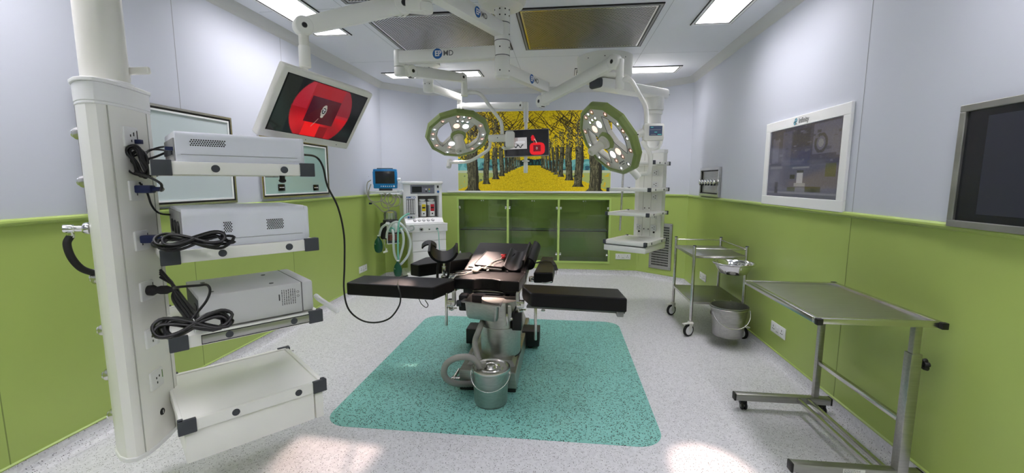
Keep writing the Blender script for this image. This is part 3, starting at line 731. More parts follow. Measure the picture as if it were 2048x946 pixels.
# shelf brackets on the column
LU, LV = 0.585, 0.605
SZ = [1.575, 1.22, 0.862]
for z in SZ+[0.50]:
    b = MB(); b.rbox('white_plastic', -.030, -.004, .40, .50, z-.09, z-.014, .006, SF); b.build('shelf_bracket', T_)

def shelf(z, label, drawer=False, rail=False):
    t = thing('equipment_shelf', label, 'shelf', SF.w(LU/2, LV/2, z-.05), SF.yaw, 'shelves on the left column')
    b = MB(); b.rbox('white_paint', 0.006, LU-.006, .006, LV-.006, z-.048, z-.008, .004, SF)
    b.rbox('white_paint', .0, LU, .0, .022, z-.052, z, .004, SF); b.rbox('white_paint', .0, LU, LV-.022, LV, z-.052, z, .004, SF)
    b.rbox('white_paint', LU-.022, LU, .02, LV-.02, z-.052, z, .004, SF); b.rbox('white_paint', 0, .014, .02, LV-.02, z-.052, z-.004, .004, SF)
    b.build('tray', t)
    for a, bb in ((0, 0), (LU, 0), (0, LV), (LU, LV)):
        m = MB(); s = 1 if a > 0 else -1; q = 1 if bb > 0 else -1
        m.rbox('dark_grey', a-s*.055, a+s*.010, bb-q*.012, bb+q*.006, z-.056, z+.006, .003, SF); m.rbox('dark_grey', a-s*.012, a+s*.008, bb-q*.030, bb+q*.004, z-.056, z+.006, .003, SF)
        m.build('corner_cap', t)
    for aa in (LU*.34, LU*.79):
        m = MB(); m.rcyl('dark_grey', SF.w(aa, .002, z-.026), SF.w(aa, -.004, z-.026), .0155, .002, 24); m.build('plug', t)
    if rail:
        m = MB(); m.rbox('steel_brushed', LU*.17, LU*.94, -.003, .002, z-.044, z-.010, .002, SF); m.box('black', LU*.168, LU*.942, -.0015, .002, z-.0475, z-.0065, SF); m.build('front_rail', t)
    if drawer:
        m = MB(); zb = z-.055
        m.rbox('white_paint', .012, LU-.05, .012, LV-.012, .305, zb, .003, SF); m.build('drawer_box', t)
        m = MB(); m.rbox('white_paint', LU-.045, LU-.006, .010, LV-.010, .305, zb-.004, .004, SF); f_ = m.build('drawer_front', t)
    return t
sh1 = shelf(SZ[0], 'topmost shelf on the left column, carrying the slim white unit')
m = MB(); kx = SF.w(LU*.80, .06, SZ[0]-.075); m.rcyl('black', kx+V((0, 0, .03)), kx, .012, .002, 14); m.ball('black', kx, .015, 12, (1.2, .8, .7)); m.build('clamp_knob', sh1)
sh2 = shelf(SZ[1], 'second shelf from the top on the left column, under the rounded white unit')
sh3 = shelf(SZ[2], 'third shelf on the left column with a grey metal front rail', rail=True)
sh4 = shelf(0.50, 'lowest shelf on the left column with a white drawer box under it', drawer=True)
m = MB(); ha = SF.w(LU-.01, .10, SZ[2]-.01); hb = aZ(673, 621, SZ[2]-.055)
m.tube('white_plastic', [aZ(632, 592, SZ[2]+.0), aZ(640, 599, SZ[2]), hb], .014, 12, smooth_path=False); m.ball('white_plastic', hb, .0145, 12); m.build('handle', sh3)
b = MB()
for k in range(3): 
    p = aZ(577+k*4, 701-k*.6, 0.5); b.box('print_text', 0, .008, 0, .012, .0, .0006, Fr((p.x, p.y), UY, 0.4925))
b.build('printed_marks', sh4)

def holes(b, fr, a0, a1, bb, z0, z1, pitch, m='black', r=.0036):
    nz = int((z1-z0)/(pitch*.87)); na = int((a1-a0)/pitch)
    for j in range(nz+1):
        for i in range(na+1):
            a = a0+i*pitch+(pitch/2 if j % 2 else 0); z = z0+j*pitch*.87
            if a > a1: continue
            b.quad(m, [fr.w(a+r*math.cos(t), bb, z+r*math.sin(t)) for t in [PI/3*k for k in range(6)]])
# slim white unit on the top shelf
def unit_profile(dep, h, r, n=5):        # (b, z) rounded top shoulders
    pts = [(0, 0)]+[(0, h-r)]+[(r-r*math.cos(PI/2*k/n), h-r+r*math.sin(PI/2*k/n)) for k in range(1, n+1)]+[(dep-r+r*math.sin(PI/2*k/n), h-r+r*math.cos(PI/2*k/n)) for k in range(0, n+1)]+[(dep, 0)]
    return pts
def unit_box(name, label, z, a0, a1, bn, dep, h, r, m):
    t = thing(name, label, 'medical unit', SF.w((a0+a1)/2, bn+dep/2, z), SF.yaw)
    b = MB(); prof = unit_profile(dep, h, r)
    pts = [SF.w(a0, bn+p, z+q+.006) for p, q in prof]
    b.extr(m, pts, SF.a*(a1-a0), True); b.build('housing', t, 0.002)
    return t
u1 = unit_box('video_processor', 'slim white video unit with one long vent on the top shelf', SZ[0]-.008, .075, .555, 0.03, .36, .124, .020, 'device_white')
b = MB(); z0 = SZ[0]; holes(b, SF, .125, .245, .0292, z0+.068, z0+.096, .0082, r=.0032); b.build('vent', u1)
b = MB(); b.box('mid_grey', .09, .53, .0285, .031, z0+.029, z0+.0303, SF); b.build('case_seam', u1)
b = MB(); b.box('plastic_grey', .070, .0755, .05, .37, z0+.005, z0+.095, SF)
for k in range(5): b.box('dark_grey', .064, .0705, .09+.055*k, .12+.055*k, z0+.03, z0+.055, SF)
b.box('plug_blue', .045, .07, .06, .085, z0+.045, z0+.06, SF); b.build('rear_panel', u1)
b = MB(); b.rbox('device_white', .545, .563, .028, .392, z0+.0, z0+.122, .012, SF); b.build('front_panel', u1)
u2 = unit_box('light_source', 'rounded white unit with two square vents on the second shelf', SZ[1]-.008, .075, .555, .035, .42, .165, .030, 'device_white')
z0 = SZ[1]
b = MB(); holes(b, SF, .218, .246, .0342, z0+.060, z0+.105, .0078, r=.0031); b.build('vent', u2)
b = MB(); holes(b, SF, .385, .455, .0342, z0+.062, z0+.108, .0078, r=.0031); b.build('vent', u2)
b = MB(); b.box('mid_grey', .09, .535, .0335, .036, z0+.030, z0+.0313, SF); b.build('case_seam', u2)
b = MB(); b.rbox('device_white', .545, .568, .032, .457, z0+.004, z0+.160, .02, SF); b.build('front_panel', u2)
b = MB(); b.box('plastic_grey', .070, .0755, .06, .44, z0+.01, z0+.15, SF)
for k in range(3): b.rcyl('black', SF.w(.0725, .12+.1*k, z0+.08), SF.w(.064, .12+.1*k, z0+.08), .03, .003, 18)
b.build('rear_panel', u2)
for aa in (.1, .5):
    for q in (.07, .42): b = MB(); b.rcyl('black', SF.w(aa, q, z0-.006), SF.w(aa, q, z0+.004), .014, .002, 14); b.build('foot', u2)
# grey box on the third shelf
z0 = SZ[2]
u3 = thing('power_unit', 'boxy light grey unit with a printed warning label on the third shelf', 'medical unit', SF.w(.33, .2, z0), SF.yaw)
b = MB(); b.rbox('device_grey', .105, .515, .035, .42, z0+.003, z0+.150, .004, SF); b.build('housing', u3)
b = MB(); b.rbox('device_grey', .515, .568, .033, .422, z0+.002, z0+.152, .012, SF); b.box('mid_grey', .5135, .5155, .0345, .4205, z0+.004, z0+.1507, SF); b.build('front_panel', u3)
b = MB(); b.box('dark_grey', .1035, .1055, .06, .40, z0+.02, z0+.13, SF); b.box('black', .100, .104, .09, .15, z0+.04, z0+.10, SF); b.build('rear_panel', u3)
b = MB(); rr = random.Random(4)
for k in range(7):
    a = .425+.0095*k; z = z0+.050
    while z < z0+.122:
        h = .004+.010*rr.random(); b.box('print_text', a, a+.003, .0344, .0352, z, min(z+h, z0+.124), SF); z += h+.0025
b.box('print_text', .412, .417, .0344, .0352, z0+.075, z0+.105, SF)
for k in (0, 1): b.torus('print_text', SF.w(.497, .0345, z0+.085+.02*k), SF.b, .005, .0009, 12, 5)
b.build('warning_label', u3)
for (aa, q) in ((.16, .10), (.16, .33), (.40, .10), (.42, .33)): b = MB(); b.rcyl('mid_grey', SF.w(aa, q, z0+.150), SF.w(aa, q, z0+.1525), .010, .001, 14); b.build('screw_cover', u3)

# cables
def at_d(x, y, w):                          # point seen at (x, y) at forward distance w
    return CAM+ray(x, y)*w
def cable(name, label, pts, r, m='cable', cat='cable', group=None):
    b = MB(); b.tube(m, pts, r, 8, 6); return tag(b.build(name), label, cat, group)
PW = 1.93
# plugs
def plug(k, m, label, ln=.085, grp=None):
    a, z = plates[k]; c = OF.w(a, -.013, z+.006); d = -OF.b
    b = MB(); x, y, zz = basis(d)
    b.obox(m, c+d*ln*.42, x, y, zz, ln*.9, .042, .034, .006); b.rcyl(m, c+d*ln*.85, c+d*(ln+.03), .010, .003, 12)
    return tag(b.build('power_plug'), label, 'plug', grp), c+d*(ln+.03)
_, q1 = plug(1, 'plug_blue', 'dark blue plug in the column socket level with the top shelf underside', .07)
_, q2 = plug(2, 'plug_blue', 'dark blue plug in the column socket at the second shelf', .07)
b = MB(); a, z = plates[3]; c = OF.w(a, -.013, z); d = -OF.b
b.lathe('rubber', [(.022, 0), (.024, .02), (.015, .035), (.019, .05), (.019, .075), (.012, .09), (.006, .12)], c, d, 18); tag(b.build('power_plug'), 'round black plug in the column socket between second and third shelf', 'plug'); q3 = c+d*.12
b = MB(); a, z = plates[0]
b.rbox('plug_blue', a+.012, a+.034, -.035, -.012, z-.026, z-.008, .002, OF); tag(b.build('network_plug'), 'small blue network plug in the top column socket', 'plug')
def bundle(name, label, c, ax, up, la, lb, n, r, seed, lift=.6, fig8=False):
    R = random.Random(seed); pts = []; c = V(c); ax = V(ax).normalized(); nz = V(up).normalized(); ay = nz.cross(ax)
    for k in range(n):
        l1 = la*(.78+.3*R.random()); l2 = lb*(.6+.5*R.random()); ph = R.random()*.5; sh = V((R.uniform(-1, 1), R.uniform(-1, 1), R.uniform(0, 1)))*.016
        for j in range(10):
            t = 2*PI*j/10+ph; x = math.cos(t); y = math.sin(2*t)*.75 if fig8 else math.sin(t)
            pinch = 1.0 if fig8 else .35+.65*abs(x)
            pts.append(c+sh+ax*(l1*x)+ay*(l2*y*pinch)+nz*((k+.5)*r*lift+.004*math.sin(t*2)))
    b = MB(); b.tube('cable', pts, r, 8, 4); o = tag(b.build(name), label, 'cable'); return o
# bundle hanging in front of the top shelf's left end
cb = at_d(282, 330, 1.86); rt3 = cam_r
bundle('coiled_cable', 'bundle of black cable hanging from the column beside the top shelf', cb, (0.35, .1, -1), -cam_f, .066, .044, 7, .0056, 3)
cable('cable', 'thin black cord looping from the top socket plate into the hanging cable bundle', [OF.w(plates[0][0]+.01, -.012, plates[0][1]+.02), at_d(270, 290, 1.90), at_d(290, 306, 1.86), at_d(296, 330, 1.84), at_d(285, 350, 1.84), at_d(262, 345, 1.84), at_d(252, 328, 1.85), at_d(262, 315, 1.86), at_d(290, 305, 1.90), at_d(318, 295, 1.97), at_d(345, 293, 2.05)], .0042)
cable('cable', 'black cable bowed from the bundle back to the upper blue plug', [at_d(270, 345, 1.84), at_d(300, 355, 1.80), at_d(322, 368, 1.78), at_d(322, 381, 1.78), q1], .0052)
cable('cable', 'black cords running from the cable bundle into the back of the slim white unit', [at_d(286, 316, 1.86), at_d(300, 300, 1.93), at_d(325, 300, 2.0), at_d(348, 306, 2.1)], .0048)
cable('cable', 'black cable from the bundle passing low behind the slim white unit', [at_d(284, 322, 1.86), at_d(310, 314, 1.93), at_d(335, 304, 2.0), at_d(352, 300, 2.1)], .0052)
cable('cable', 'black cord dropping from below the upper blue plug to the rounded white unit', [at_d(279, 365, 1.88), at_d(294, 385, 1.88), at_d(303, 410, 1.9), at_d(318, 426, 1.95), at_d(345, 430, 2.05), at_d(362, 430, 2.12)], .0042)
sc = SF.w(.13, .035, SZ[1]+.012)
bundle('coiled_cable', 'flat bundle of black power cord lying on the second shelf', at_d(395, 489, 1.72), SF.a*1.0+SF.b*-.25, V((0, 0, .75))-cam_f*.66, .125, .040, 5, .0058, 8, .7, True)
cable('cable', 'short black lead from the lower blue plug to the flat cord bundle', [q2, q2+(at_d(330, 482, 1.72)-q2)*.5+V((0, 0, .008)), at_d(340, 480, 1.7), at_d(375, 478, 1.72), at_d(410, 484, 1.72)], .0055)
bundle('coiled_cable', 'thick tied bundle of black power cord lying on the third shelf', at_d(388, 654, 1.62), SF.a*1.0+SF.b*-.1, V((0, 0, .45))-cam_f*.9, .112, .052, 7, .0062, 5, .5, True)
cable('cable', 'black lead from the round plug arching over to the cord bundle beside the grey unit', [q3, at_d(350, 575, 1.78), at_d(395, 571, 1.80), at_d(414, 570, 1.80), at_d(420, 582, 1.78), at_d(412, 603, 1.75), at_d(392, 628, 1.70), at_d(378, 650, 1.66)], .0052)
for k, (d0, d1) in enumerate(((0, 0), (9, 4), (18, 8), (27, 14))):
    cable('cable', ['outermost black cable sloping down behind the grey unit', 'second black cable sloping down to the tied bundle', 'third black cable sloping down to the tied bundle', 'innermost black cable sloping down to the tied bundle'][k],
          [at_d(321, 540+d1, 1.95), at_d(335+d0*.5, 556+d1*1.2, 1.93), at_d(362-d0*.6, 590+d1*.6, 1.88), at_d(398-d0, 640-d1*.2, 1.78), at_d(400-d0*1.3, 652, 1.70)], .0062)
b = MB(); b.torus('white_plastic', at_d(388, 652, 1.62), SF.a, .030, .0014, 20, 5, sx=.8); tag(b.build('cable_tie'), 'thin white tie around the thick cord bundle', 'cable tie')

# endoscope cable from the slim unit across to the table
b = MB()
pc = [SF.w(.563, .06, SZ[0]+.05), at_d(632, 314, 2.28), at_d(646, 334, 2.30), at_d(655, 372, 2.34), at_d(676, 415, 2.40), at_d(688, 470, 2.46), at_d(689, 530, 2.52), at_d(688, 580, 2.56), at_d(697, 618, 2.58), at_d(722, 640, 2.62), at_d(752, 645, 2.68), at_d(780, 636, 2.74), at_d(798, 612, 2.80), at_d(801, 592, 2.84), at_d(797, 575, 2.90)]
pc += [aZ(796, 566, .738), aZ(800, 556, .732), aZ(815, 551.5, .732)]
b.tube('cable', pc, .0052, 8, 6); tag(b.build('endoscope_cable'), 'long black cable drooping from the slim white unit to the operating table', 'cable')
# ================================================================== CEILING HUB, SURGICAL LIGHTS, MONITORS
def knuckle(b, m, c, axis, r, wd, dot=True):
    axis = V(axis).normalized(); c = V(c); b.rcyl(m, c-axis*wd/2, c+axis*wd/2, r, r*.18, 28)
    if dot:
        for s in (-1, 1): b.rcyl('black', c+axis*s*(wd/2-.001), c+axis*s*(wd/2+.0015), r*.26, .0005, 14); b.torus('mid_grey', c+axis*s*(wd/2+.001), axis, r*.27, .0016, 14, 5)
def logo_epmd(parent, c, ax, up, h):
    b = MB(); ax = V(ax).normalized(); up = V(up).normalized(); n = ax.cross(up); c = V(c)
    b.lathe('logo_blue', [(h*.78, 0), (h*.78, .0008)], c-ax*h*1.15, n, 28, False)
    b.text('logo_white', 'EP', c-ax*h*1.05, ax, up, h*.80, .0014, .03, .92); b.text('logo_grey', 'MD', c+ax*h*.62, ax, up, h*.78, .0012, .012, .98, 'CENTER')
    return b.build('logo', parent)
HX, HY = -0.50, 3.64
HUB = V((HX, HY, 0))
t = thing('lamp_mount', 'central white ceiling post with three straight arms for the lamps and red screen', 'ceiling mount', (HX, HY, H))
b = MB(); b.lathe('cream_paint', [(.19, H-.001), (.19, H-.02), (.165, H-.055), (.10, H-.070)][::-1], HUB, n=40); b.build('ceiling_cover', t)
b = MB(); rr = .063
zz = [2.345, 2.50, 2.615, 2.75, 2.865]
for z0, z1 in zip(zz, zz[1:]): b.rcyl('white_paint', HUB+V((0, 0, z0+.002)), HUB+V((0, 0, z1-.002)), rr, .004, 40)
b.lathe('white_paint', [(rr-.004, zz[0]), (rr-.004, zz[-1])], HUB, n=40); b.rcyl('white_paint', HUB+V((0, 0, zz[0]-.022)), HUB+V((0, 0, zz[0]+.01)), rr-.008, .012, 40)
for z in zz[1:-1]: b.lathe('dark_grey', [(rr-.003, z-.0022), (rr-.0005, z-.0022), (rr-.0005, z+.0022), (rr-.003, z+.0022)], HUB, n=40, cap=False)
b.build('post', t)
for z in (2.80, 2.845, 2.66, 2.56, 2.38):
    for an in (-150, -100, -60, -20):
        if (z > 2.7) or an in (-100, -20):
            d = V((math.cos(math.radians(an)), math.sin(math.radians(an)), 0)); b = MB(); b.rcyl('black', HUB+V((0, 0, z))+d*(rr-.002), HUB+V((0, 0, z))+d*(rr+.0015), .006, .0005, 10); b.build('screw', t)
# left arm
A2 = V((-1.375, 3.67, 2.52)); d2 = (A2-V((HX, HY, 2.52))).normalized()
b = MB(); b.beam('white_paint', HUB+V((0, 0, 2.53))+d2*.05, A2, .085, .098, .008); b.rcyl('white_paint', A2+V((0, 0, -.07)), A2+V((0, 0, .062)), .044, .008, 28); b.build('left_arm', t)
n2 = V((0, 0, 1)).cross(d2); n2 = n2 if n2.y < 0 else -n2
p = HUB+d2*.47+V((0, 0, 2.53))+n2*.0432; logo_epmd(t, p, n2.cross(V((0, 0, 1)))*-1 if False else V((0, 0, 1)).cross(n2), (0, 0, 1), .052)
# rear right arm
d3 = V((.385, .923, 0)).normalized(); A3 = HUB+d3*.83+V((0, 0, 2.405))
b = MB(); b.beam('white_paint', HUB+V((0, 0, 2.405))+d3*.05, A3, .075, .095, .008); b.rcyl('white_paint', A3+V((0, 0, -.085)), A3+V((0, 0, .050)), .040, .008, 28); b.build('rear_arm', t)
n3 = V((d3.y, -d3.x, 0)); p = HUB+d3*.52+V((0, 0, 2.41))+n3*.038
logo_epmd(t, p, V((0, 0, 1)).cross(n3), (0, 0, 1), .052)
# front left arm (to the red screen)
d1 = V((-.39, -.92, 0)).normalized(); A1 = HUB+d1*.93+V((0, 0, 2.695))
b = MB(); b.beam('white_paint', HUB+V((0, 0, 2.695))+d1*.05, A1, .085, .105, .008); b.rcyl('white_paint', A1+V((0, 0, -.10)), A1+V((0, 0, .058)), .044, .008, 28); b.build('front_arm', t)
n1 = V((-d1.y, d1.x, 0)); p = HUB+d1*.36+V((0, 0, 2.70))+n1*.043
logo_epmd(t, p, V((0, 0, 1)).cross(n1), (0, 0, 1), .048)

# ---- spring arm builder (a part made of swelling beam and knuckles)
def spring_arm(parent, p0, p1, h0=.085, h1=.07, wd=.06, m='white_paint', r0=.052, r1=.043):
    p0, p1 = V(p0), V(p1); x = (p1-p0).normalized(); hor = V((x.x, x.y, 0)).normalized(); side = V((0, 0, 1)).cross(hor)
    b = MB(); z = side.cross(x)*-1; z = x.cross(side)*-1 if (x.cross(side)).z < 0 else x.cross(side)
    n = 10; rings = []
    for k in range(n+1):
        tt = k/n; h = (h0+(h1-h0)*tt)*(1+.12*math.sin(PI*tt)); c = p0.lerp(p1, tt); w_ = wd*(1-.12*tt)
        rings.append([c+side*w_/2*a+z*h/2*bb for a, bb in ((-.72, -1), (.72, -1), (1, -.7), (1, .7), (.72, 1), (-.72, 1), (-1, .7), (-1, -.7))])
    vs = [v for r in rings for v in r]; fs = [(i*8+j, i*8+(j+1) % 8, (i+1)*8+(j+1) % 8, (i+1)*8+j) for i in range(n) for j in range(8)]
    fs += [tuple(range(8))[::-1], tuple(n*8+j for j in range(8))]
    b.add(vs, fs, m, True); knuckle(b, m, p0, side, r0, wd*1.12); knuckle(b, m, p1, side, r1, wd*1.0)
    b.build('spring_arm', parent, 0, 50)
    b = MB(); c = p0-z*(r0*.8)+x*.0; b.obox('black', c, x, side, z, .05, wd*.7, .02, .004); b.build('joint_stop', parent)
    return side

# ---- surgical light head
LAMPM = {}
def lamp_head(parent, c, nrm, barup, R, handle=.19, hr=1.0):
    nrm = V(nrm).normalized(); y = V(barup); y = (y-nrm*y.dot(nrm)).normalized(); x = y.cross(nrm)
    c = V(c); L = lambda a, bb, h: c+x*a*R/.32+y*bb*R/.32+nrm*h
    N = 12; off = PI/12
    def ring(r, h): return [L(r*math.cos(2*PI*i/N+off), r*math.sin(2*PI*i/N+off), h) for i in range(N)]
    def loft(m, prof, nm, bevel=0, closed=True):
        b = MB(); vs = []
        for r, h in prof: vs += ring(r, h)
        k = len(prof); rng_ = range(k if closed else k-1)
        b.add(vs, [(j*N+i, j*N+(i+1) % N, ((j+1) % k)*N+(i+1) % N, ((j+1) % k)*N+i) for j in rng_ for i in range(N)], m)
        return b.build(nm, parent, bevel)
    loft('lamp_green', [(.296, .002), (.300, .012), (.328, .006), (.340, -.022), (.338, -.042), (.326, -.046), (.30, -.040)], 'green_rim', .002)
    loft('cream_paint', [(.330, -.044), (.322, -.054), (.300, -.058), (.232, -.058), (.226, -.05), (.226, -.01), (.298, -.01), (.30, -.044)], 'back_shell', .003)
    # face plate: ring and waisted bar
    b = MB(); b.add(ring(.297, .0)+ring(.226, .0)+ring(.222, -.008), [(i, (i+1) % N, N+(i+1) % N, N+i) for i in range(N)]+[(N+i, N+(i+1) % N, 2*N+(i+1) % N, 2*N+i) for i in range(N)], 'lamp_face')
    prof = [(-.155, -.215), (-.085, -.06), (-.085, .06), (-.150, .215), (.150, .215), (.085, .06), (.085, -.06), (.155, -.215)]
    # outline of the bar follows the inner ring at both ends
    def arc(s):
        return [(.226*math.cos(t), s*.226*math.sin(t)) for t in [math.radians(q) for q in (54, 66, 78, 90, 102, 114, 126)]]
    poly = arc(1)+[(-.072, .055), (-.072, -.055)]+[(p[0], p[1]) for p in reversed(arc(-1))]+[(.072, -.055), (.072, .055)]
    b.extr('lamp_face', [L(p[0], p[1], .0008) for p in poly], nrm*-.045)
    b.build('face_plate', parent, .0025)
    b = MB()
    for s in (1, -1):
        ed = [(s*.072, .055), (s*.072, -.055), (s*.133, -.183)]+[(s*.226*math.cos(math.radians(q)), .226*math.sin(math.radians(q))) for q in range(-48, 49, 12)]+[(s*.133, .183)]
        b.tube('mid_grey', [L(p[0], p[1], .001) for p in ed+ed[:1]], .0022, 6, smooth_path=False); b.build('edge_seal', parent); b = MB()
    b = MB(); Rh = rot_to(nrm)
    hub = [(.082, -.002), (.082, .008), (.072, .024), (.060, .024)]
    vs = []
    for r, h in hub: vs += [L(r*math.cos(2*PI*i/N+off)*1.0, r*math.sin(2*PI*i/N+off), h) for i in range(N)]
    b.add(vs, [(j*N+i, j*N+(i+1) % N, (j+1)*N+(i+1) % N, (j+1)*N+i) for j in range(3) for i in range(N)]+[tuple(3*N+i for i in range(N))], 'lamp_green')
    b.build('hub', parent, .002)
    b = MB(); sc = R/.32
    b.lathe('lamp_face', [(.058*sc, .02), (.056*sc, .036), (.046*sc, .042), (.044*sc, .06), (.038*hr*sc, .064), (.038*hr*sc, handle-.006), (.033*hr*sc, handle), (.012, handle), (.010, handle-.02)], c, nrm, 32, cap=False)
    b.lathe('black', [(.0105, handle-.018), (.001, handle-.018)], c, nrm, 16, False); b.build('sterile_handle', parent)
    # LEDs
    small = [(-.058, .262, 1), (0, .268, 0), (.058, .262, 1), (-.05, .205, 0), (0, .210, 0), (.05, .205, 0),
             (-.055, -.185, 1), (.055, -.185, 1), (-.062, -.262, 0), (.062, -.262, 0)]
    for s in (-1, 1):
        for an, w_ in ((42, 1), (12, 0), (-3, 1), (-18, 0), (-42, 1)):
            small.append((s*.262*math.cos(math.radians(an)), .262*math.sin(math.radians(an)), w_))
    for a, bb, w_ in small:
        b = MB(); q = L(a, bb, .0008)
        b.lathe('led_cup_warm' if w_ else 'led_cup', [(.0235*sc, 0), (.0235*sc, .0015), (.019*sc, .0015), (.012*sc, -.001), (.0115*sc, .0025)], q, nrm, 18, cap=False)
        b.lathe('led_warm' if w_ else 'led_white', [(.0095*sc, .0012), (.007*sc, .004), (.0001, .0046)], q, nrm, 14, cap=False); b.build('led', parent)
    for a, bb, w_ in ((-.048, .138, 1), (.045, .145, 0), (-.045, -.125, 0), (.045, -.128, 1)):
        b = MB(); q = L(a, bb, .0008); b.lathe('led_cup', [(.037*sc, 0), (.037*sc, .002), (.033*sc, .002)], q, nrm, 24, cap=False)
        b.lathe('led_warm' if w_ else 'led_white', [(.034*sc, .0012), (.027*sc, .006), (.014*sc, .0085), (.0001, .009)], q, nrm, 24, cap=False); b.build('led_lens', parent)
    b = MB(); 
    
    for k in range(7): b.obox('print_text', L(-.030+.010*k, -.220+.002*(k % 2), .0014), x, y, nrm, .0065, .011-.003*(k % 3), .0008)
    for k in range(4): b.obox('print_text', L(-.012+.009*k, -.240, .0014), x, y, nrm, .006, .006, .0008)
    b.torus('print_text', L(-.038, -.220, .0014), nrm, .007, .0014, 14, 5, .8, 5.4)
    b.build('lettering', parent)
    return L

def beam_light(parent, c, target, watts, blend, size):
    ld = bpy.data.lights.new('lamp_beam', 'SPOT'); ld.energy = watts; ld.color = (1.0, .72, .62); ld.spot_size = size; ld.spot_blend = blend; ld.shadow_soft_size = .045
    o = bpy.data.objects.new('lamp_beam', ld); COL.objects.link(o); o.parent = parent
    d = (V(target)-V(c)).normalized(); m = V((0, 0, -1)).rotation_difference(d).to_matrix().to_4x4(); m.translation = V(c)+d*.06
    o.matrix_local = Matrix(ROOTM[parent.name]).inverted() @ m; return o

# ---- left surgical light
t1 = thing('surgical_light', 'left surgical light, round head with a green rim facing the camera', 'surgical light', A2-V((0, 0, .07)), 0, 'surgical lights')
K0 = aY(822, 143, 3.74); 
b = MB(); q = V((A2.x, A2.y, K0.z)); b.rcyl('white_paint', q+V((0, 0, -.052)), A2+V((0, 0, -.074)), .045, .01, 28); b.beam('white_paint', q+V((0, 0, -.005)), K0, .06, .09, .015); b.build('pivot', t1)
K1 = aY(923, 155, 4.22)
spring_arm(t1, K0, K1, .085, .072)
b = MB(); J = aY(925, 165, 4.24); J.z = K1.z; b.beam('white_paint', K1, J+V((.02, .01, 0)), .05, .06, .01)
q = J+V((.015, .01, 0)); b.cyl('white_paint', q+V((0, 0, .03)), q+V((0, 0, -.165)), .026, .033, 24); b.build('drop_tube', t1)
q = q+V((0, 0, -.14))
b = MB(); Y1 = 4.27
b.tube('white_paint', [q+V((0, 0, .0)), aY(940, 184, Y1), aY(955, 186, Y1), aY(966, 194, Y1), aY(984, 219, Y1), aY(1000, 240, Y1), aY(1003.5, 252, Y1), aY(1004, 268, Y1)], .017, 14, 6); b.build('upper_fork', t1)
pv = aY(1004, 277, Y1)
b = MB(); b.rcyl('white_paint', aY(977, 277, Y1), aY(1014, 276, Y1), .036, .008, 28); b.rcyl('black', aY(995, 275.5, Y1-.036), aY(995, 275.5, Y1-.038), .005, .0005, 10); b.build('swivel', t1)
b = MB(); cpn = aY(1020, 279, Y1); b.obox('white_paint', cpn, (1, 0, 0), (0, 1, 0), (0, 0, 1), .085, .10, .155, .018, 3)
b.tube('white_paint', [aY(1027, 285, Y1+.06), aY(1024, 293, Y1+.08), aY(1012, 297, Y1+.06), aY(1006, 295, Y1)], .014, 10, 6); b.build('control_panel', t1)
LC1 = V((-1.045, 4.32, 0)); LC1 = aY(916.5, 271.5, 4.33)
vd = (CAM-LC1).normalized()
right = V((0, 0, 1)).cross(-vd).normalized()*-1; right = (-vd).cross(V((0, 0, 1))).normalized()
# tilt the face downwards and slightly to the camera's right
n1_ = (Matrix.Rotation(math.radians(47), 3, right).transposed() @ vd); 
if n1_.z > vd.z: n1_ = Matrix.Rotation(math.radians(47), 3, right) @ vd
n1_ = (n1_+right*.10).normalized()
Lf = lamp_head(t1, LC1, n1_, V((0, 0, 1))+right*.06, .306, .20, 1.25)
b = MB(); bk = -n1_
b.tube('white_paint', [aY(980, 285, Y1), aY(979, 295, Y1), aY(972, 303, Y1+.01), aY(950, 317, Y1+.03), aY(935, 323, Y1+.05), aY(915, 324.5, Y1+.06), aY(900, 324.5, Y1+.07)], .016, 14, 6)
b.rcyl('white_paint', aY(897, 335, Y1+.05), aY(900, 320, Y1+.10), .024, .006, 20); b.build('lower_fork', t1)
beam_light(t1, Lf(0, -.16, .02), (-.66, 3.66, .80), SPOT_WATTS[0], .7, math.radians(21))
beam_light(t1, Lf(-.20, -.10, .02), (-1.26, 2.16, 0), SPOT_WATTS[2], .4, math.radians(12))


# ---- right surgical light
t2 = thing('surgical_light', 'right surgical light, seen edge-on with a control screen on its fork', 'surgical light', A3-V((0, 0, .09)), 0, 'surgical lights')
K0 = aY(1083, 203, 4.33); b = MB(); b.rcyl('white_paint', V((A3.x, A3.y, K0.z-.02)), A3+V((0, 0, -.088)), .041, .008, 28); b.build('pivot', t2)
K1 = aY(1229, 124, 3.52)
side = spring_arm(t2, K0, K1, .085, .085, r0=.058, r1=.056)
b = MB(); q = aY(1241, 130, 3.50); b.beam('white_paint', K1, q, .05, .05, .01); q0 = aY(1241, 118, 3.50); q1_ = aY(1239, 178, 3.50)
b.rcyl('white_paint', q1_, q0, .028, .008, 24); b.rcyl('white_paint', q1_+V((0, 0, -.004)), q1_+V((0, 0, .09)), .033, .006, 24); b.build('drop_tube', t2)
Y2 = 3.48
b = MB(); b.tube('white_paint', [aY(1238, 166, 3.50), aY(1250, 158, Y2), aY(1258, 158, Y2), aY(1266, 167, Y2), aY(1278, 188, Y2), aY(1289, 208, Y2), aY(1293, 224, Y2), aY(1293, 247, Y2)], .0175, 14, 6); b.build('upper_fork', t2)
b = MB(); pf = Fr((aY(1305, 263, Y2).x, Y2), 0); zc = aY(1305, 263, Y2).z; zt = aY(1305, 247, Y2-.03).z; zb2 = aY(1305, 281, Y2-.03).z; hw = .083
xl, xr = aY(1286, 263, Y2).x, aY(1327, 263, Y2).x
b.rbox('white_paint', xl, xr, Y2-.03, Y2+.03, zb2, zt, .012)
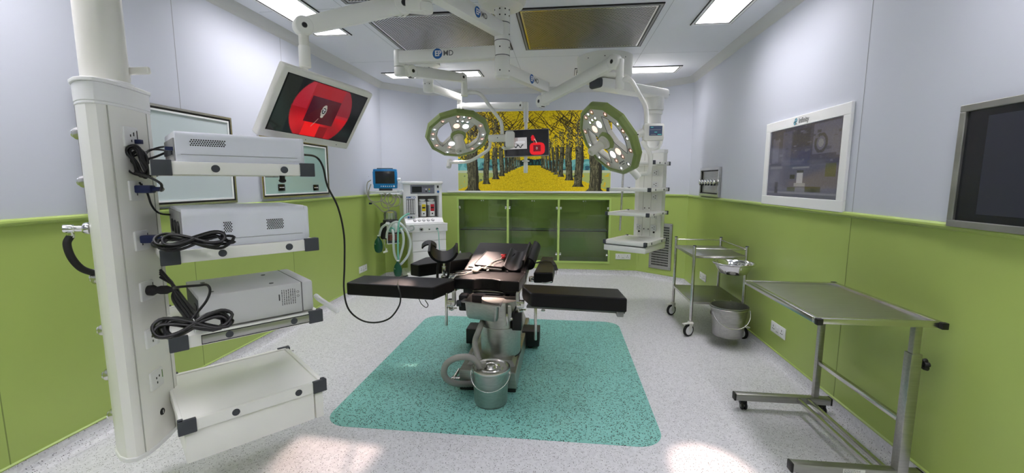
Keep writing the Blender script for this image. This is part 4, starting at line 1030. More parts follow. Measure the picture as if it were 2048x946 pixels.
b.tube('white_paint', [V((xl+.022, Y2, zb2+.01)), V((xl+.028, Y2, zb2-.05)), V((xl+.045, Y2, zb2-.06)), V((xr-.05, Y2, zb2-.06)), V((xr-.02, Y2, zb2-.03)), V((xr-.012, Y2, zb2+.01))], .0115, 10, 6); b.build('control_panel', t2)
s0, s1 = aY(1299, 252, Y2-.031), aY(1324, 271, Y2-.031)
b = MB(); b.box('panel_screen', s0.x, s1.x, Y2-.033, Y2-.029, s1.z, s0.z)
for k, (u0, u1, v0) in enumerate(((.05, .9, .38), (.1, .3, .12), (.4, .6, .62), (.65, .95, .86), (.1, .5, .86))):
    b.box('lcd_teal' if k in (1, 2, 3) else 'plastic_grey', s0.x+(s1.x-s0.x)*u0, s0.x+(s1.x-s0.x)*u1, Y2-.0336, Y2-.032, s0.z+(s1.z-s0.z)*v0-.003, s0.z+(s1.z-s0.z)*v0)
b.build('display', t2)
b = MB(); b.rcyl('white_paint', aY(1266, 272, Y2), aY(1288, 264, Y2), .030, .006, 24); b.rcyl('black', aY(1276, 269, Y2-.030), aY(1276, 269, Y2-.032), .005, .0005, 10); b.build('swivel', t2)
LC2 = aY(1214, 281, 3.42); vd = (CAM-LC2).normalized(); right = (-vd).cross(V((0, 0, 1))).normalized(); upv = right.cross(-vd).normalized()
n2_ = (vd*.53+(right*-.80+upv*-.58)*.848).normalized()
major = (right*.59-upv*.81)
Lf2 = lamp_head(t2, LC2, n2_, -major, .290, .175, .9)
b = MB(); b.tube('white_paint', [aY(1284, 282, Y2), aY(1292, 294, Y2), aY(1299, 306, Y2), aY(1301, 320, Y2), aY(1300, 336, Y2+.02), aY(1296, 346, Y2+.03), aY(1284, 348, Y2+.05), aY(1272, 350, Y2+.06)], .0165, 14, 6)
b.rcyl('white_paint', aY(1278, 356, Y2+.05), aY(1262, 338, Y2+.06), .027, .006, 20); b.build('lower_fork', t2)
beam_light(t2, Lf2(.10, -.2, .02), (.80, 2.20, 0), SPOT_WATTS[2]*.6, .35, math.radians(13))
beam_light(t2, Lf2(0, .16, .02), (-.45, 3.5, .75), SPOT_WATTS[1], .7, math.radians(24))

# ---- tilted red monitor
def mrot(a, b_, c):
    return Matrix.Rotation(math.radians(a), 3, 'Z') @ Matrix.Rotation(math.radians(b_), 3, 'X') @ Matrix.Rotation(math.radians(c), 3, 'Y')
MC = V((-1.299, 2.27, 1.862)); MR = mrot(72.0, 32.9, 3.3); mx, my, mz = MR.col[0], MR.col[1], MR.col[2]
tm = thing('surgical_monitor', 'tilted white-framed monitor showing a red round picture, hung from the ceiling arm', 'monitor', A1-V((0, 0, .1)))
def mp(x, y, z): return MC+mx*x+my*y+mz*z
b = MB(); hw, hh = .30, .1875
b.obox('cream_paint', mp(0, .022, 0), mx, my, mz, .60, .044, .375, .008, 3); b.build('casing', tm)
b = MB(); b.obox('black_gloss', mp(0, .0, .006), mx, my, mz, .542, .002, .305, 0); b.build('bezel', tm)
def paint_red(nu=200, nv=112):
    U, Vv = np.meshgrid((np.arange(nu)+.5)/nu, (np.arange(nv)+.5)/nv); X = (U-.5)*1.78; Y = (Vv-.5)
    r = np.hypot(X-.02, Y*1.0); rng = np.random.default_rng(1)
    im = np.zeros((nv, nu, 3)); im[:] = (22, 24, 26); im[(U < .16)] = (34, 38, 34)
    an = np.arctan2(Y, X-.04); fan = .5+.5*np.sin(an*5+1.2)
    red = np.stack([150+50*fan*(Vv > .5), 14+10*fan, 26+8*fan], -1); m = r < .645; im[m] = red[m]
    k = m & (Vv > .72) & (U > .36) & (U < .55); im[k] = (236, 20, 24); k = m & (Vv > .78) & (U > .55) & (U < .66); im[k] = (130, 10, 20)
    k = m & (U > .70) & (Vv < .55); im[k] = im[k]*.78+np.array((14, 22, 24)); k = m & (U < .32) & (Vv < .5); im[k] = im[k]*.95+np.array((24, 18, 22))
    k = (r > .637) & (r < .648); im[k] = (120, 30, 34)
    k = (U > .335) & (U < .70) & (Vv > .24) & (Vv < .73); im[k] = (74, 16, 26); k2 = k & (U+Vv*.6 < .72); im[k2] = (66, 14, 30)
    def el(cx, cy, a, b_, col): im[((X-cx)/a)**2+((Y-cy)/b_)**2 < 1] = col
    el(.05, -.03, .055, .115, (160, 156, 146)); el(.05, -.03, .040, .060, (22, 24, 28)); el(.04, -.05, .011, .014, (210, 210, 214)); el(.065, -.05, .010, .014, (200, 200, 206)); el(.05, -.012, .012, .014, (196, 196, 200)); el(.05, .085, .03, .02, (176, 172, 158))
    for i in range(26): el(.0-.10*i/26*.9, .14+.17*i/26, .007, .007, (170, 120, 110))
    return np.clip(im+rng.random((nv, nu, 1))*6, 0, 255)
painted('picture', 'screen_picture', lambda u, v: mp(-.265+.53*u, -.0018, .006+.149-.298*v), 200, 112, paint_red(), tm)
b = MB(); b.rcyl('dark_grey', mp(-.02, -.001, -.168), mp(-.02, -.002, -.168), .003, .0004, 8); b.rcyl('dark_grey', mp(.20, -.001, -.168), mp(.20, -.002, -.168), .003, .0004, 8); b.build('button', tm)
K0 = aY(803, 9, 2.74); K1 = aY(606, 53, 2.33)
b = MB(); b.rcyl('white_paint', V((A1.x, A1.y, K0.z-.04)), A1+V((0, 0, -.102)), .046, .01, 28); b.beam('white_paint', V((A1.x, A1.y, K0.z)), K0, .06, .09, .012); b.build('pivot', tm)
spring_arm(tm, K0, K1, .100, .080, .065, r0=.066, r1=.050)
b = MB(); q = V((K1.x, K1.y, K1.z)); b.rcyl('cream_paint', q+V((0, 0, -.14)), q+V((0, 0, .01)), .026, .006, 24); b.rcyl('white_paint', q+V((0, 0, -.215)), q+V((0, 0, -.10)), .030, .006, 24)
pe = mp(-.03, .075, .05); b.tube('white_paint', [q+V((0, 0, -.2)), V((q.x, q.y, pe.z+.12)), V((q.x, q.y, pe.z+.02)), pe], .0145, 14, 5); b.build('drop_tube', tm)
b = MB(); b.obox('cream_paint', mp(-.03, .06, .03), mx, my, mz, .14, .05, .14, .008); b.build('mounting_plate', tm)

# ---- second ceiling post with the small flat monitor
H2 = V((aY(856, 150, 5.40).x, 5.40, 0)); zb = aY(856, 181, 5.35).z
t = thing('monitor_mount', 'slim white ceiling post with a straight arm behind the left lamp arm', 'ceiling mount', (H2.x, H2.y, H))
b = MB(); rp = .064
for z0, z1 in ((zb, zb+.10), (zb+.10, zb+.22), (zb+.22, H-.04)): b.rcyl('white_paint', H2+V((0, 0, z0+.0015)), H2+V((0, 0, z1-.0015)), rp, .004, 32)
b.rcyl('white_paint', H2+V((0, 0, zb-.012)), H2+V((0, 0, H-.04)), rp-.006, .006, 32); b.lathe('cream_paint', [(.10, H-.06), (.15, H-.03), (.15, H-.001)], H2, n=32); b.build('post', t)
for an in (-110, -60):
    for z in (zb+.27, zb+.08): d = V((math.cos(math.radians(an)), math.sin(math.radians(an)), 0)); b = MB(); b.rcyl('black', H2+V((0, 0, z))+d*(rp-.002), H2+V((0, 0, z))+d*(rp+.0015), .006, .0005, 8); b.build('screw', t)
E2 = aY(916, 193, 4.95); E2.z = zb+.055; dd = (E2-V((H2.x, H2.y, E2.z))).normalized()
E2 = aZ(919, 195, zb+.055)
b = MB(); b.beam('white_paint', V((H2.x, H2.y, zb+.055)), E2, .07, .085, .008); b.rcyl('white_paint', E2+V((0, 0, -.09)), E2+V((0, 0, .046)), .034, .006, 24); b.build('arm', t)
tm2 = thing('wall_facing_monitor', 'small black flat monitor with a red picture hung in front of the mural', 'monitor', E2-V((0, 0, .09)))
tm2.name = 'flat_monitor'; ROOTM['flat_monitor'] = ROOTM.pop('wall_facing_monitor')
K0 = aY(925, 212, E2.y+.05); K1 = aY(1044, 211, 5.32)
b = MB(); b.rcyl('white_paint', V((E2.x, E2.y, K0.z-.05)), E2+V((0, 0, -.092)), .036, .008, 24); b.beam('white_paint', V((E2.x, E2.y, K0.z)), K0, .05, .075, .01); b.build('pivot', tm2)
spring_arm(tm2, K0, K1, .072, .072, .055, r0=.046, r1=.044)
m2c = V((-.427, 5.20, 1.945)); R2 = mrot(1.1, -4, -2.0); ax_, ay_, az_ = R2.col[0], R2.col[1], R2.col[2]
def m2(x, y, z): return m2c+ax_*x+ay_*y+az_*z
b = MB(); px_ = m2(.0, .09, 0); q = V((aY(1052, 225, 5.30).x, 5.30, 0)); z1 = K1.z; b.beam('white_paint', K1, V((q.x, q.y, z1)), .05, .06, .01)
b.rcyl('white_paint', q+V((0, 0, z1-.20)), q+V((0, 0, z1+.035)), .030, .006, 24); zlow = aY(1055, 346, 5.30).z
b.rcyl('white_paint', q+V((0, 0, zlow+.12)), q+V((0, 0, z1-.18)), .020, .003, 20); b.rcyl('white_paint', q+V((0, 0, zlow)), q+V((0, 0, zlow+.13)), .026, .006, 20); b.rcyl('white_paint', q+V((0, 0, zlow+.135)), q+V((0, 0, zlow+.150)), .045, .004, 20); b.build('drop_tube', tm2)
b = MB(); b.obox('plastic_grey', m2(0, .014, 0), ax_, ay_, az_, .53, .028, .315, .004); b.build('casing', tm2)
b = MB(); b.obox('plastic_grey', m2(.015, .05, 0), ax_, ay_, az_, .12, .06, .12, .004); b.build('mounting_plate', tm2)
def paint_m2(nu=160, nv=92):
    U, Vv = np.meshgrid((np.arange(nu)+.5)/nu, (np.arange(nv)+.5)/nv); X = (U-.5)*1.74; Y = Vv-.5
    im = np.zeros((nv, nu, 3)); im[:] = (16, 16, 20); im[(U > .42)] = (24, 24, 28)
    rng = np.random.default_rng(2)
    k = (U > .03) & (U < .505) & (Vv > .28) & (Vv < .73); im[k] = (186, 184, 184); k = (U > .03) & (U < .3) & (Vv > .28) & (Vv < .45); im[k] = (150, 140, 138)
    k = (U > .26) & (U < .46) & (Vv > .42) & (Vv < .5); im[k] = (206, 206, 210)
    for q in range(60):
        t_ = q/60; x = .12+.3*t_; y = .62+.05*math.sin(t_*18); im[(np.abs(U-x) < .008) & (np.abs(Vv-y) < .018)] = (30, 34, 40)
    for q in range(30):
        t_ = q/30; x = .2+.1*math.cos(t_*6.3); y = .58+.07*math.sin(t_*6.3); im[(np.abs(U-x) < .006) & (np.abs(Vv-y) < .013)] = (40, 44, 50)
    d = ((np.abs(X-.415)/.30)**3.4+(np.abs(Y-.24)/.24)**3.4); im[d < 1] = (232, 22, 34); k = (np.abs(X-.41) < .145) & (np.abs(Y-.22) < .125); im[k] = (112, 14, 30)
    im[((X-.40)/.03)**2+((Y-.22)/.05)**2 < 1] = (190, 180, 170); im[((X-.40)/.016)**2+((Y-.22)/.03)**2 < 1] = (60, 30, 34)
    for cx, cy in ((.25, -.24), (.22, -.20), (.28, -.19), (.25, -.15), (.31, -.13), (.23, -.12)): im[((X-cx)/.045)**2+((Y-cy)/.05)**2 < 1] = (214, 18, 34)
    for q in range(40):
        t_ = q/40; x = .30+.10*t_; y = -.13+.16*t_**2; im[((X-x)/.010)**2+((Y-y)/.014)**2 < 1] = (226, 206, 190)
        x = .27+.02*t_; y = -.1+.1*t_; im[((X-x)/.010)**2+((Y-y)/.014)**2 < 1] = (196, 60, 60)
    return np.clip(im+rng.random((nv, nu, 1))*6, 0, 255)
painted('picture', 'screen_picture', lambda u, v: m2(-.258+.516*u, -.0012, .150-.300*v), 160, 92, paint_m2(), tm2)
# ================================================================== OPERATING TABLE
TF = Fr((-0.595, 3.33), -4.0)                 # a across, b towards the head end
ot = thing('operating_table', 'black padded operating table on a stainless column in the middle of the room', 'operating table', (-0.50, 3.45, 0.002))
ST = 'steel_brushed'
def steel_taper(b, m, x0, x1, y0, y1, z0, z1, ins, insb=None, fr=W0):
    insb = ins if insb is None else insb
    vs = [fr.w(*p) for p in ((x0, y0, z0), (x1, y0, z0), (x1, y1, z0), (x0, y1, z0), (x0+ins, y0+insb, z1), (x1-ins, y0+insb, z1), (x1-ins, y1-ins, z1), (x0+ins, y1-ins, z1))]
    b.add(vs, [(3, 2, 1, 0), (4, 5, 6, 7), (0, 1, 5, 4), (1, 2, 6, 5), (2, 3, 7, 6), (3, 0, 4, 7)], m)
b = MB(); steel_taper(b, ST, -.722, -.300, 2.905, 4.18, .035, .155, .006); b.box('black', -.715, -.307, 2.915, 4.17, .003, .036); b.build('base', ot, .006)
b = MB(); steel_taper(b, ST, -.690, -.320, 3.0, 3.62, .150, .185, .03, .05); steel_taper(b, ST, -.665, -.335, 3.70, 4.15, .155, .265, .035, .05); b.build('base_cover', ot, .006)
b = MB(); b.lathe(ST, [(.155, .17), (.155, .40)], (-.463, 3.27, 0), n=48, sy=1.15); b.lathe(ST, [(.149, .39), (.149, .60)], (-.463, 3.27, 0), n=48, sy=1.15); b.build('column', ot)
b = MB(); b.lathe('black', [(.160, .168), (.158, .176)], (-.463, 3.27, 0), n=48, sy=1.15); b.build('column_gasket', ot)
for s, x0, x1 in ((-1, -.85, -.69), (1, -.345, -.185)):
    b = MB(); b.rbox('black', x0, x1, 3.735, 3.93, .028, .168, .008); f_ = b.build('stabiliser_foot', ot)
    for yy in (3.775, 3.89): b = MB(); b.rcyl('rubber', (x0+.06, yy, .026), (x0+.10, yy, .026), .024, .004, 18); b.build('wheel', f_)
b = MB(); p = aY(903, 757, 2.90); b.rcyl('steel', p, p+V((.06, .01, 0)), .016, .003, 16); b.rcyl('steel', p+V((.02, 0, 0)), p+V((.03, 0, 0)), .024, .003, 16)
b.beam('steel', p+V((.02, 0, .01)), p+V((.05, .05, .055)), .012, .022, .003); b.build('pedal_valve', ot)
# head frame under the cushions
b = MB(); b.rbox('black', -.20, .24, .05, .62, .585, .635, .006, TF); b.rbox('black', -.14, .20, -.02, .30, .53, .60, .01, TF); b.build('top_frame', ot)
for a in (-.262, .262):
    b = MB(); b.rbox('steel', a-.006, a+.006, .02, .42, .605, .632, .002, TF); 
    for q in (.08, .34): b.rcyl('steel', TF.w(a-.02*(1 if a > 0 else -1), q, .618), TF.w(a, q, .618), .009, .002, 12)
    b.build('side_rail', ot)
# seat cushion with a waisted front edge
def cushion(name, poly, z0, z1, fr, parent, r=.012, m='leather'):
    b = MB(); b.prism(m, poly, z0, z1, fr); o = b.build(name, parent, r, 40, 3); 
    for p in o.data.polygons: p.use_smooth = True
    o.modifiers[0].harden_normals = True; o.data.set_sharp_from_angle(angle=math.radians(89)); return o
cushion('seat_cushion', [(-.285, .0), (-.10, .004), (-.075, .026), (-.04, .040), (.04, .042), (.09, .028), (.115, .004), (.272, .0), (.272, .335), (-.285, .335)], .633, .722, TF, ot)
# back section, rising to the head end
def incl(a, b_, h):                        # point on the inclined back section (h above its surface)
    s = math.radians(20.5); return TF.w(a, .335+b_*math.cos(s)-h*math.sin(s), .722+b_*math.sin(s)+h*math.cos(s))
class Inc:                                 # lets the box helpers work on the incline
    def w(s, a, b_, z): return incl(a, b_, z)
    b = TF.b
IN = Inc()
cushion('back_cushion', [(-.285, .0), (.272, .0), (.262, .52), (-.262, .52)], -.085, .0, IN, ot)
b = MB(); b.rbox('black', -.235, .225, .02, .50, -.118, -.086, .006, IN); b.build('back_frame', ot)
for a in (-.262, .262):
    b = MB(); b.rbox('steel', a-.006, a+.006, .04, .46, -.118, -.090, .002, IN); b.build('side_rail', ot)

# thick arm boards
def pad(name, label, cat, corners, z, th, grp=None, taper=None, parent=None):
    c = sum((V((x, y, 0)) for x, y in corners), V((0, 0, 0)))/len(corners)
    t = thing(name, label, cat, (c.x, c.y, z-th), 0, grp)
    cushion('cushion', corners, z-th, z, W0, t, .012)
    return t
c4 = [tuple(aZ(x, y, .735)[:2]) for x, y in ((692, 565), (866, 574.5), (909, 559), (906, 556), (728, 550))]
ab1 = pad('arm_board', 'long black arm board reaching out to the left of the operating table', 'arm board', c4, .735, .098, 'arm boards')
b = MB(); b.rbox('mid_grey', -.42, .24, -.09, .09, .618, .634, .003, Fr((-1.20, 3.215), -4)); b.build('base_plate', ab1)
b = MB(); b.tube('cable', [aY(838, 598, 3.0), aY(843, 608, 3.0), aY(852, 615, 3.0), aY(856, 610, 3.0), aY(850, 600, 3.0)], .003, 6, 6); b.build('strap_loop', ab1)
c5 = [tuple(aZ(x, y, .735)[:2]) for x, y in ((1046, 574), (1062, 586.5), (1255, 597), (1237, 577), (1044, 567.5))]
c5 = [c5[0], c5[1], c5[2], c5[3], c5[4]]
ab2 = pad('arm_board', 'long black arm board reaching out to the right of the operating table', 'arm board', c5, .735, .098, 'arm boards')
b = MB(); b.rbox('mid_grey', -.30, .37, -.10, .10, .618, .634, .003, Fr((.07, 3.02), -5)); b.rcyl('steel', aZ(1086, 612, .618)+V((0, .04, -.04)), aZ(1086, 612, .618)+V((0, .04, .004)), .007, .002, 10)
p = aZ(1086, 612, .618)+V((0, .04, -.045)); b.rcyl('steel', p+V((-.014, 0, 0)), p+V((.014, 0, 0)), .007, .002, 10); b.build('base_plate', ab2)
b = MB(); p = aZ(1244, 626, .634); b.rbox('plastic_grey', p.x-.03, p.x+.015, p.y+.02, p.y+.10, .598, .634, .006); b.build('end_bracket', ab2)
# rear pads
c6 = [tuple(aZ(x, y, .80)[:2]) for x, y in ((820, 527), (838, 530), (938, 517), (946, 507), (940, 503.5), (850, 514.5))]
ab3 = pad('arm_board', 'black padded support behind the left gutter rest, in front of the anaesthesia machine', 'arm board', c6, .80, .105, 'arm boards')
b = MB(); p = V((c6[2][0], c6[2][1], .69)); b.beam('steel', (-1.05, 3.76, .675), (-.72, 3.86, .68), .05, .016, .003); b.beam('black', (-.86, 3.74, .67), (-.74, 3.80, .60), .03, .03, .004)
b.rbox('steel', -.99, -.93, 3.66, 3.74, .660, .695, .004); b.build('support_bracket', ab3)
c7 = [tuple(aZ(x, y, .79)[:2]) for x, y in ((1067, 545), (1106, 545.5), (1110, 530), (1107, 514), (1084, 513), (1075, 530))]
ab4 = pad('arm_board', 'black padded support with a dangling strap at the right of the table\'s raised back', 'arm board', c7, .79, .085, 'arm boards')
b = MB(); q = [aZ(1072, 526, .792), aZ(1090, 521, .80), aZ(1106, 524, .797), aY(1110, 531, 3.62), aY(1113, 540, 3.60), aY(1112, 548, 3.60)]
for k in range(len(q)-1): b.beam('rubber', q[k], q[k+1], .03, .004, 0, ext=.003)
b.build('strap', ab4)
b = MB(); b.beam('steel', (-.235, 3.50, .69), (-.13, 3.56, .70), .03, .02, .003); b.rcyl('steel', aY(1063, 563, 3.42), aY(1063, 553, 3.42), .022, .004, 16); b.tube('steel', [aY(1066, 556, 3.4), aY(1075, 562, 3.36), aY(1090, 566, 3.34), aY(1104, 563, 3.34)], .006, 8, 5); b.build('support_bracket', ab4)
# vertical posts and clamps
def clamp(name, label, x, yt, yb, Y, cx, cy, sgn):
    t = thing('rail_clamp', label, 'clamp', aY(x, yb, Y), 0, 'rail clamps')
    b = MB(); b.rcyl('steel', aY(x, yb, Y), aY(x, yt, Y), .0105, .003, 18); b.build('rod', t)
    c = aY(cx, cy, Y)
    b = MB(); b.rbox('steel', c.x-.028, c.x+.028, c.y-.024, c.y+.024, c.z-.022, c.z+.030, .006); b.rcyl('steel', c+V((-.01, -.04, .0)), c+V((-.01, .02, 0)), .015, .004, 18)
    b.rbox('steel_dull', c.x+sgn*.02-.012, c.x+sgn*.02+.012, c.y-.02, c.y+.02, c.z-.01, c.z+.09, .004); b.build('body', t)
    b = MB(); k = c+V((0, 0, -.042)); b.rcyl('steel', k, c+V((0, 0, -.01)), .008, .002, 12)
    for an in (20, 140, 260):
        d = V((math.cos(math.radians(an)), math.sin(math.radians(an)), 0)); b.beam('steel', k-d*.0, k+d*.040, .014, .012, .004)
    b.lathe('steel', [(.004, -.018), (.018, -.010), (.020, 0), (.014, .006)], k, n=18); b.build('lever_knob', t)
clamp('c', 'steel rail clamp and short rod at the left front corner of the table', 893, 586, 651, 3.10, 903, 606, 1)
clamp('c', 'steel rail clamp with a star lever at the right front corner of the table', 1071, 600, 680, 3.05, 1041, 609, -1)
b = MB()
p = aY(1017, 592, 3.12)
b.rbox('steel', *sorted((aY(1012, 0, 3.12).x, aY(1016.5, 0, 3.12).x)), 3.11, 3.13, aY(0, 611, 3.12).z, aY(0, 590, 3.12).z, .003)
q0, q1_ = aY(1020, 611, 3.10), aY(1020, 641, 3.10); b.rbox('steel_dull', aY(1016, 0, 3.10).x, aY(1024, 0, 3.10).x, 3.085, 3.105, q1_.z, q0.z, .003)
b.beam('black', aY(1022, 635, 3.11), aY(1033, 612, 3.11), .012, .012, .002)
b.rcyl('steel', aY(1023, 638, 3.08), aY(1023, 638, 3.11), .010, .002, 12); b.build('lift_linkage', ot)
b = MB(); x0, x1 = aY(1026, 0, 3.14).x, aY(1046, 0, 3.14).x; b.rbox('black', x0, x1, 3.12, 3.22, aY(0, 618, 3.14).z, aY(0, 588, 3.14).z, .005); b.build('hip_joint', ot); b = MB()
x0, x1 = aY(908, 0, 3.2).x, aY(926, 0, 3.2).x; b.rbox('black', x0, x1, 3.2, 3.30, .50, .625, .012); b.rcyl('dark_grey', (x0-.01, 3.19, .565), (x0+.03, 3.19, .565), .025, .004, 18); b.build('hip_joint', ot)

# gutter leg rests
def gutter(b, m, c0, c1, up, R, th, span=150, n=18):
    """half-pipe from c0 to c1 opening towards up"""
    c0, c1 = V(c0), V(c1); ax = (c1-c0).normalized(); up = V(up); up = (up-ax*up.dot(ax)).normalized(); sd = ax.cross(up)
    pts = []
    for k in range(n+1):
        t = math.radians(-span/2+span*k/n); pts.append((math.sin(t)*R, -math.cos(t)*R))
    for k in range(n, -1, -1):
        t = math.radians(-span/2+span*k/n); pts.append((math.sin(t)*(R-th), -math.cos(t)*(R-th)))
    L = (c1-c0).length; N = len(pts); vs = []
    for tt in (0, 1):
        for x, y in pts: vs.append(c0+ax*L*tt+sd*x+up*y)
    h = n+1
    fs = [(i, (i+1) % N, N+(i+1) % N, N+i) for i in range(N)]
    for k in range(n):
        fs.append((k, N-1-k, N-2-k, k+1)); fs.append((N+k, N+k+1, 2*N-2-k, 2*N-1-k))
    b.add(vs, fs, m, True)
t = thing('leg_rest', 'black curved gutter leg rest standing on a clamp left of the table', 'leg rest', aY(888, 556, 3.55), 0, 'gutter leg rests')
Yg = 3.42; g0 = aY(886.5, 499, Yg); b = MB(); g1 = g0+V((-.05, .20, .055))
gutter(b, 'leather', g0, g1, V((.08, 0, 1)), .128, .022, 156); b.build('gutter', t, .004)
pm = aY(888, 524, Yg+.06)
b = MB(); b.rcyl('steel', aY(888, 556, Yg+.06), pm, .011, .003, 16); b.rcyl('steel', aY(888, 546, Yg+.06), aY(888, 532, Yg+.06), .019, .005, 18); b.rcyl('steel', aY(888, 560, Yg+.06), aY(888, 551, Yg+.06), .024, .005, 18)
b.ball('steel', pm, .016, 14); b.build('post', t)
for xx in (877, 899):
    b = MB(); b.tube('black', [aY(xx, 520, Yg+.07), aY(xx-1, 534, Yg+.07), aY(xx-2, 548, Yg+.07), aY(xx-(2 if xx < 890 else 5), 557, Yg+.07)], .011, 8, 4); b.build('strap', t)
b = MB(); b.beam('steel', (aY(888, 556, Yg+.06)), TF.w(-.262, .14, .632)+V((0, 0, -.012)), .03, .02, .003); b.build('rail_clamp', t)
b = MB(); k0 = aY(845.5, 495, Yg+.2); k1 = aY(871, 491, Yg+.2)
gutter(b, 'leather', (k0+k1)/2+V((0, 0, -.05)), (k0+k1)/2+V((-.03, .10, -.03)), V((0, 0, -1)), .075, .012, 120, 12); b.build('rear_flap', t)

t = thing('leg_rest', 'black curved gutter leg rest lying on the right half of the raised back section', 'leg rest', incl(.12, .2, .05), 0, 'gutter leg rests')
b = MB(); g0 = aY(1036.5, 528, 3.62); g1 = g0+(incl(.1, .45, 0)-incl(.1, .0, 0)).normalized()*.36+TF.a*.015
g0 = incl(.160, .0, .104); g1 = incl(.172, .33, .104)
gutter(b, 'leather', g0, g1, V((-.38, -.20, .90)), .106, .018, 160); b.build('gutter', t, .004)
b = MB(); gutter(b, 'leather', incl(.268, .14, .0), incl(.285, .44, .012), V((-.9, -.1, .0)), .066, .014, 176); b.build('side_shell', t, .003)
# flat pad lying on the back section with chrome rail
t = thing('flat_pad', 'thin flat black pad with a steel rail lying on the raised back section', 'pad', incl(-.05, .2, .0))
pc_ = []
for x, y in ((948.3, 529.4), (1004, 534.5), (1031, 505.5), (973.4, 501.7)):
    d = ray(x, y); n_ = (incl(0, 0, 1)-incl(0, 0, 0)); p0 = incl(0, 0, .034); k = (p0-CAM).dot(n_)/d.dot(n_); pc_.append(CAM+d*k)
n_ = (incl(0, 0, 1)-incl(0, 0, 0)).normalized()
b = MB(); b.extr('leather', [p-n_*.0 for p in pc_], -n_*.030); o = b.build('pad', t, .006)
b = MB(); e0, e1 = pc_[0]-(pc_[1]-pc_[0])*.18, pc_[1]+(pc_[1]-pc_[0])*.02; off = (pc_[0]-pc_[3]).normalized()*.018
b.beam('steel', e0+off-n_*.014, e1+off-n_*.014, .020, .014, .003); b.build('rail', t)
b = MB(); b.tube('steel', [pc_[3]+n_*.002, pc_[0]+n_*.002], .003, 6, smooth_path=False); b.build('edge_trim', t)

# things lying on the table
t = thing('red_flower', 'small red flower-like object lying on the flat pad', 'flower', (pc_[1]+pc_[2])/2)
d = ray(1008, 515); p0 = incl(0, 0, .036); k = (p0-CAM).dot(n_)/d.dot(n_); fp = CAM+d*k; R = random.Random(9)
b = MB()
for i in range(13):
    o_ = TF.a*R.uniform(-.014, .014)+(incl(0, 1, 0)-incl(0, 0, 0)).normalized()*R.uniform(-.030, .030)+n_*R.uniform(.008, .030)
    M_ = Matrix.Rotation(R.uniform(0, 6), 3, V((R.random(), R.random(), R.random())).normalized())
    b.ball('flower_red', fp+o_, R.uniform(.010, .015), 9, (1, .75, .38), M_)
b.build('petals', t)
tg = thing('camera_head', 'white camera head with two thin cords lying on the front of the table', 'camera head', TF.w(-.16, .3, .722))
hp = aZ(947, 541, .745); hq = aZ(964, 534, .755)
b = MB(); dd = (hq-hp).normalized(); b.lathe('cloth_white', [(.008, -.012), (.020, 0), (.025, .018), (.024, .040), (.018, .058), (.013, .070)], hp+V((0, 0, .0)), dd, 20); b.lathe('cloth_white', [(.013, .066), (.016, .075), (.016, .092), (.008, .10)], hp, dd, 18)
b.ball('cloth_white', hp+dd*.03+V((0, 0, .012)), .016, 12, (1, 1, .7)); b.build('grip', tg)
b = MB(); b.tube('cable', [hp-dd*.006, aZ(930, 546, .732), aZ(913, 547, .730), aZ(905, 552, .727), aY(900, 558, 3.3), aY(902, 566, 3.28)], .0042, 8, 5); b.build('cord', tg)
b = MB(); b.tube('cloth_white', [hp-dd*.006, aZ(928, 549, .729), aZ(914, 551, .729), aZ(906, 557, .727), aY(901, 562, 3.29)], .0036, 8, 5); b.build('cord', tg)
def on_pad(x, y, h=.006):
    d = ray(x, y); p0 = incl(0, 0, .034+h); k = (p0-CAM).dot(n_)/d.dot(n_); return CAM+d*k
b = MB(); b.tube('wire_grey', [hp+dd*.09, on_pad(970, 535, .02), on_pad(985, 524), on_pad(1000, 518), on_pad(1007, 515, .014)], .0035, 7, 5)
b.build('optic_lead', tg)
b = MB(); b.tube('wire_grey', [hp+dd*.07+V((0, 0, .008)), on_pad(980, 531, .012), on_pad(992, 526), on_pad(1006, 521, .006)], .0022, 6, 5); b.build('thin_lead', tg)
for k_, (x, y) in enumerate(((968, 538), (973, 541), (978, 536))):
    b = MB(); p = aZ(x, y, .742); b.rcyl('wire_grey', p, p+V((.018, .012, .004)), .006, .002, 10); b.build('connector', tg)

# drain tray under the seat's front edge
t = thing('drain_tray', 'stainless steel drain tray hanging under the front edge of the seat', 'tray', (-.585, 3.2, .46))
rim = [aZ(x, y, .60) for x, y in ((921, 603), (1001, 613.5), (1012, 588), (944, 585))]
tc_ = sum(rim, V((0, 0, 0)))/4
def rr_ring(sc_, z, r=.03, n=5, shrink=0.0):
    out = []; P = [tc_+(p-tc_)*sc_ for p in rim]
    for i in range(4):
        p, a, c = P[i], P[i-1], P[(i+1) % 4]; da = (a-p).normalized(); dc = (c-p).normalized()
        p0, p1 = p+da*r, p+dc*r
        for k in range(n+1):
            s_ = k/n; q = p0.lerp(p, s_).lerp(p.lerp(p1, s_), s_); out.append(V((q.x, q.y, z)))
    return out
rings = [rr_ring(1.0, .594, .02), rr_ring(1.0, .600, .02), rr_ring(.90, .599, .035), rr_ring(.87, .590, .04), rr_ring(.83, .49, .045), rr_ring(.79, .468, .05), rr_ring(.66, .462, .05)]
inner = [rr_ring(.655, .465, .05), rr_ring(.78, .472, .05), rr_ring(.82, .49, .045), rr_ring(.855, .590, .04), rr_ring(.90, .602, .035), rr_ring(1.0, .602, .02)]
b = MB(); N = len(rings[0]); vs = [p for r in (rings[0:1]+rings[3:]) for p in r]; k = 5
b.add(vs, [(j*N+i, j*N+(i+1) % N, (j+1)*N+(i+1) % N, (j+1)*N+i)[::-1] for j in range(k-1) for i in range(N)]+[tuple((k-1)*N+i for i in range(N))[::-1]], 'steel_brushed', True)
vs = [p for r in inner for p in r]+rings[0]; k = 7
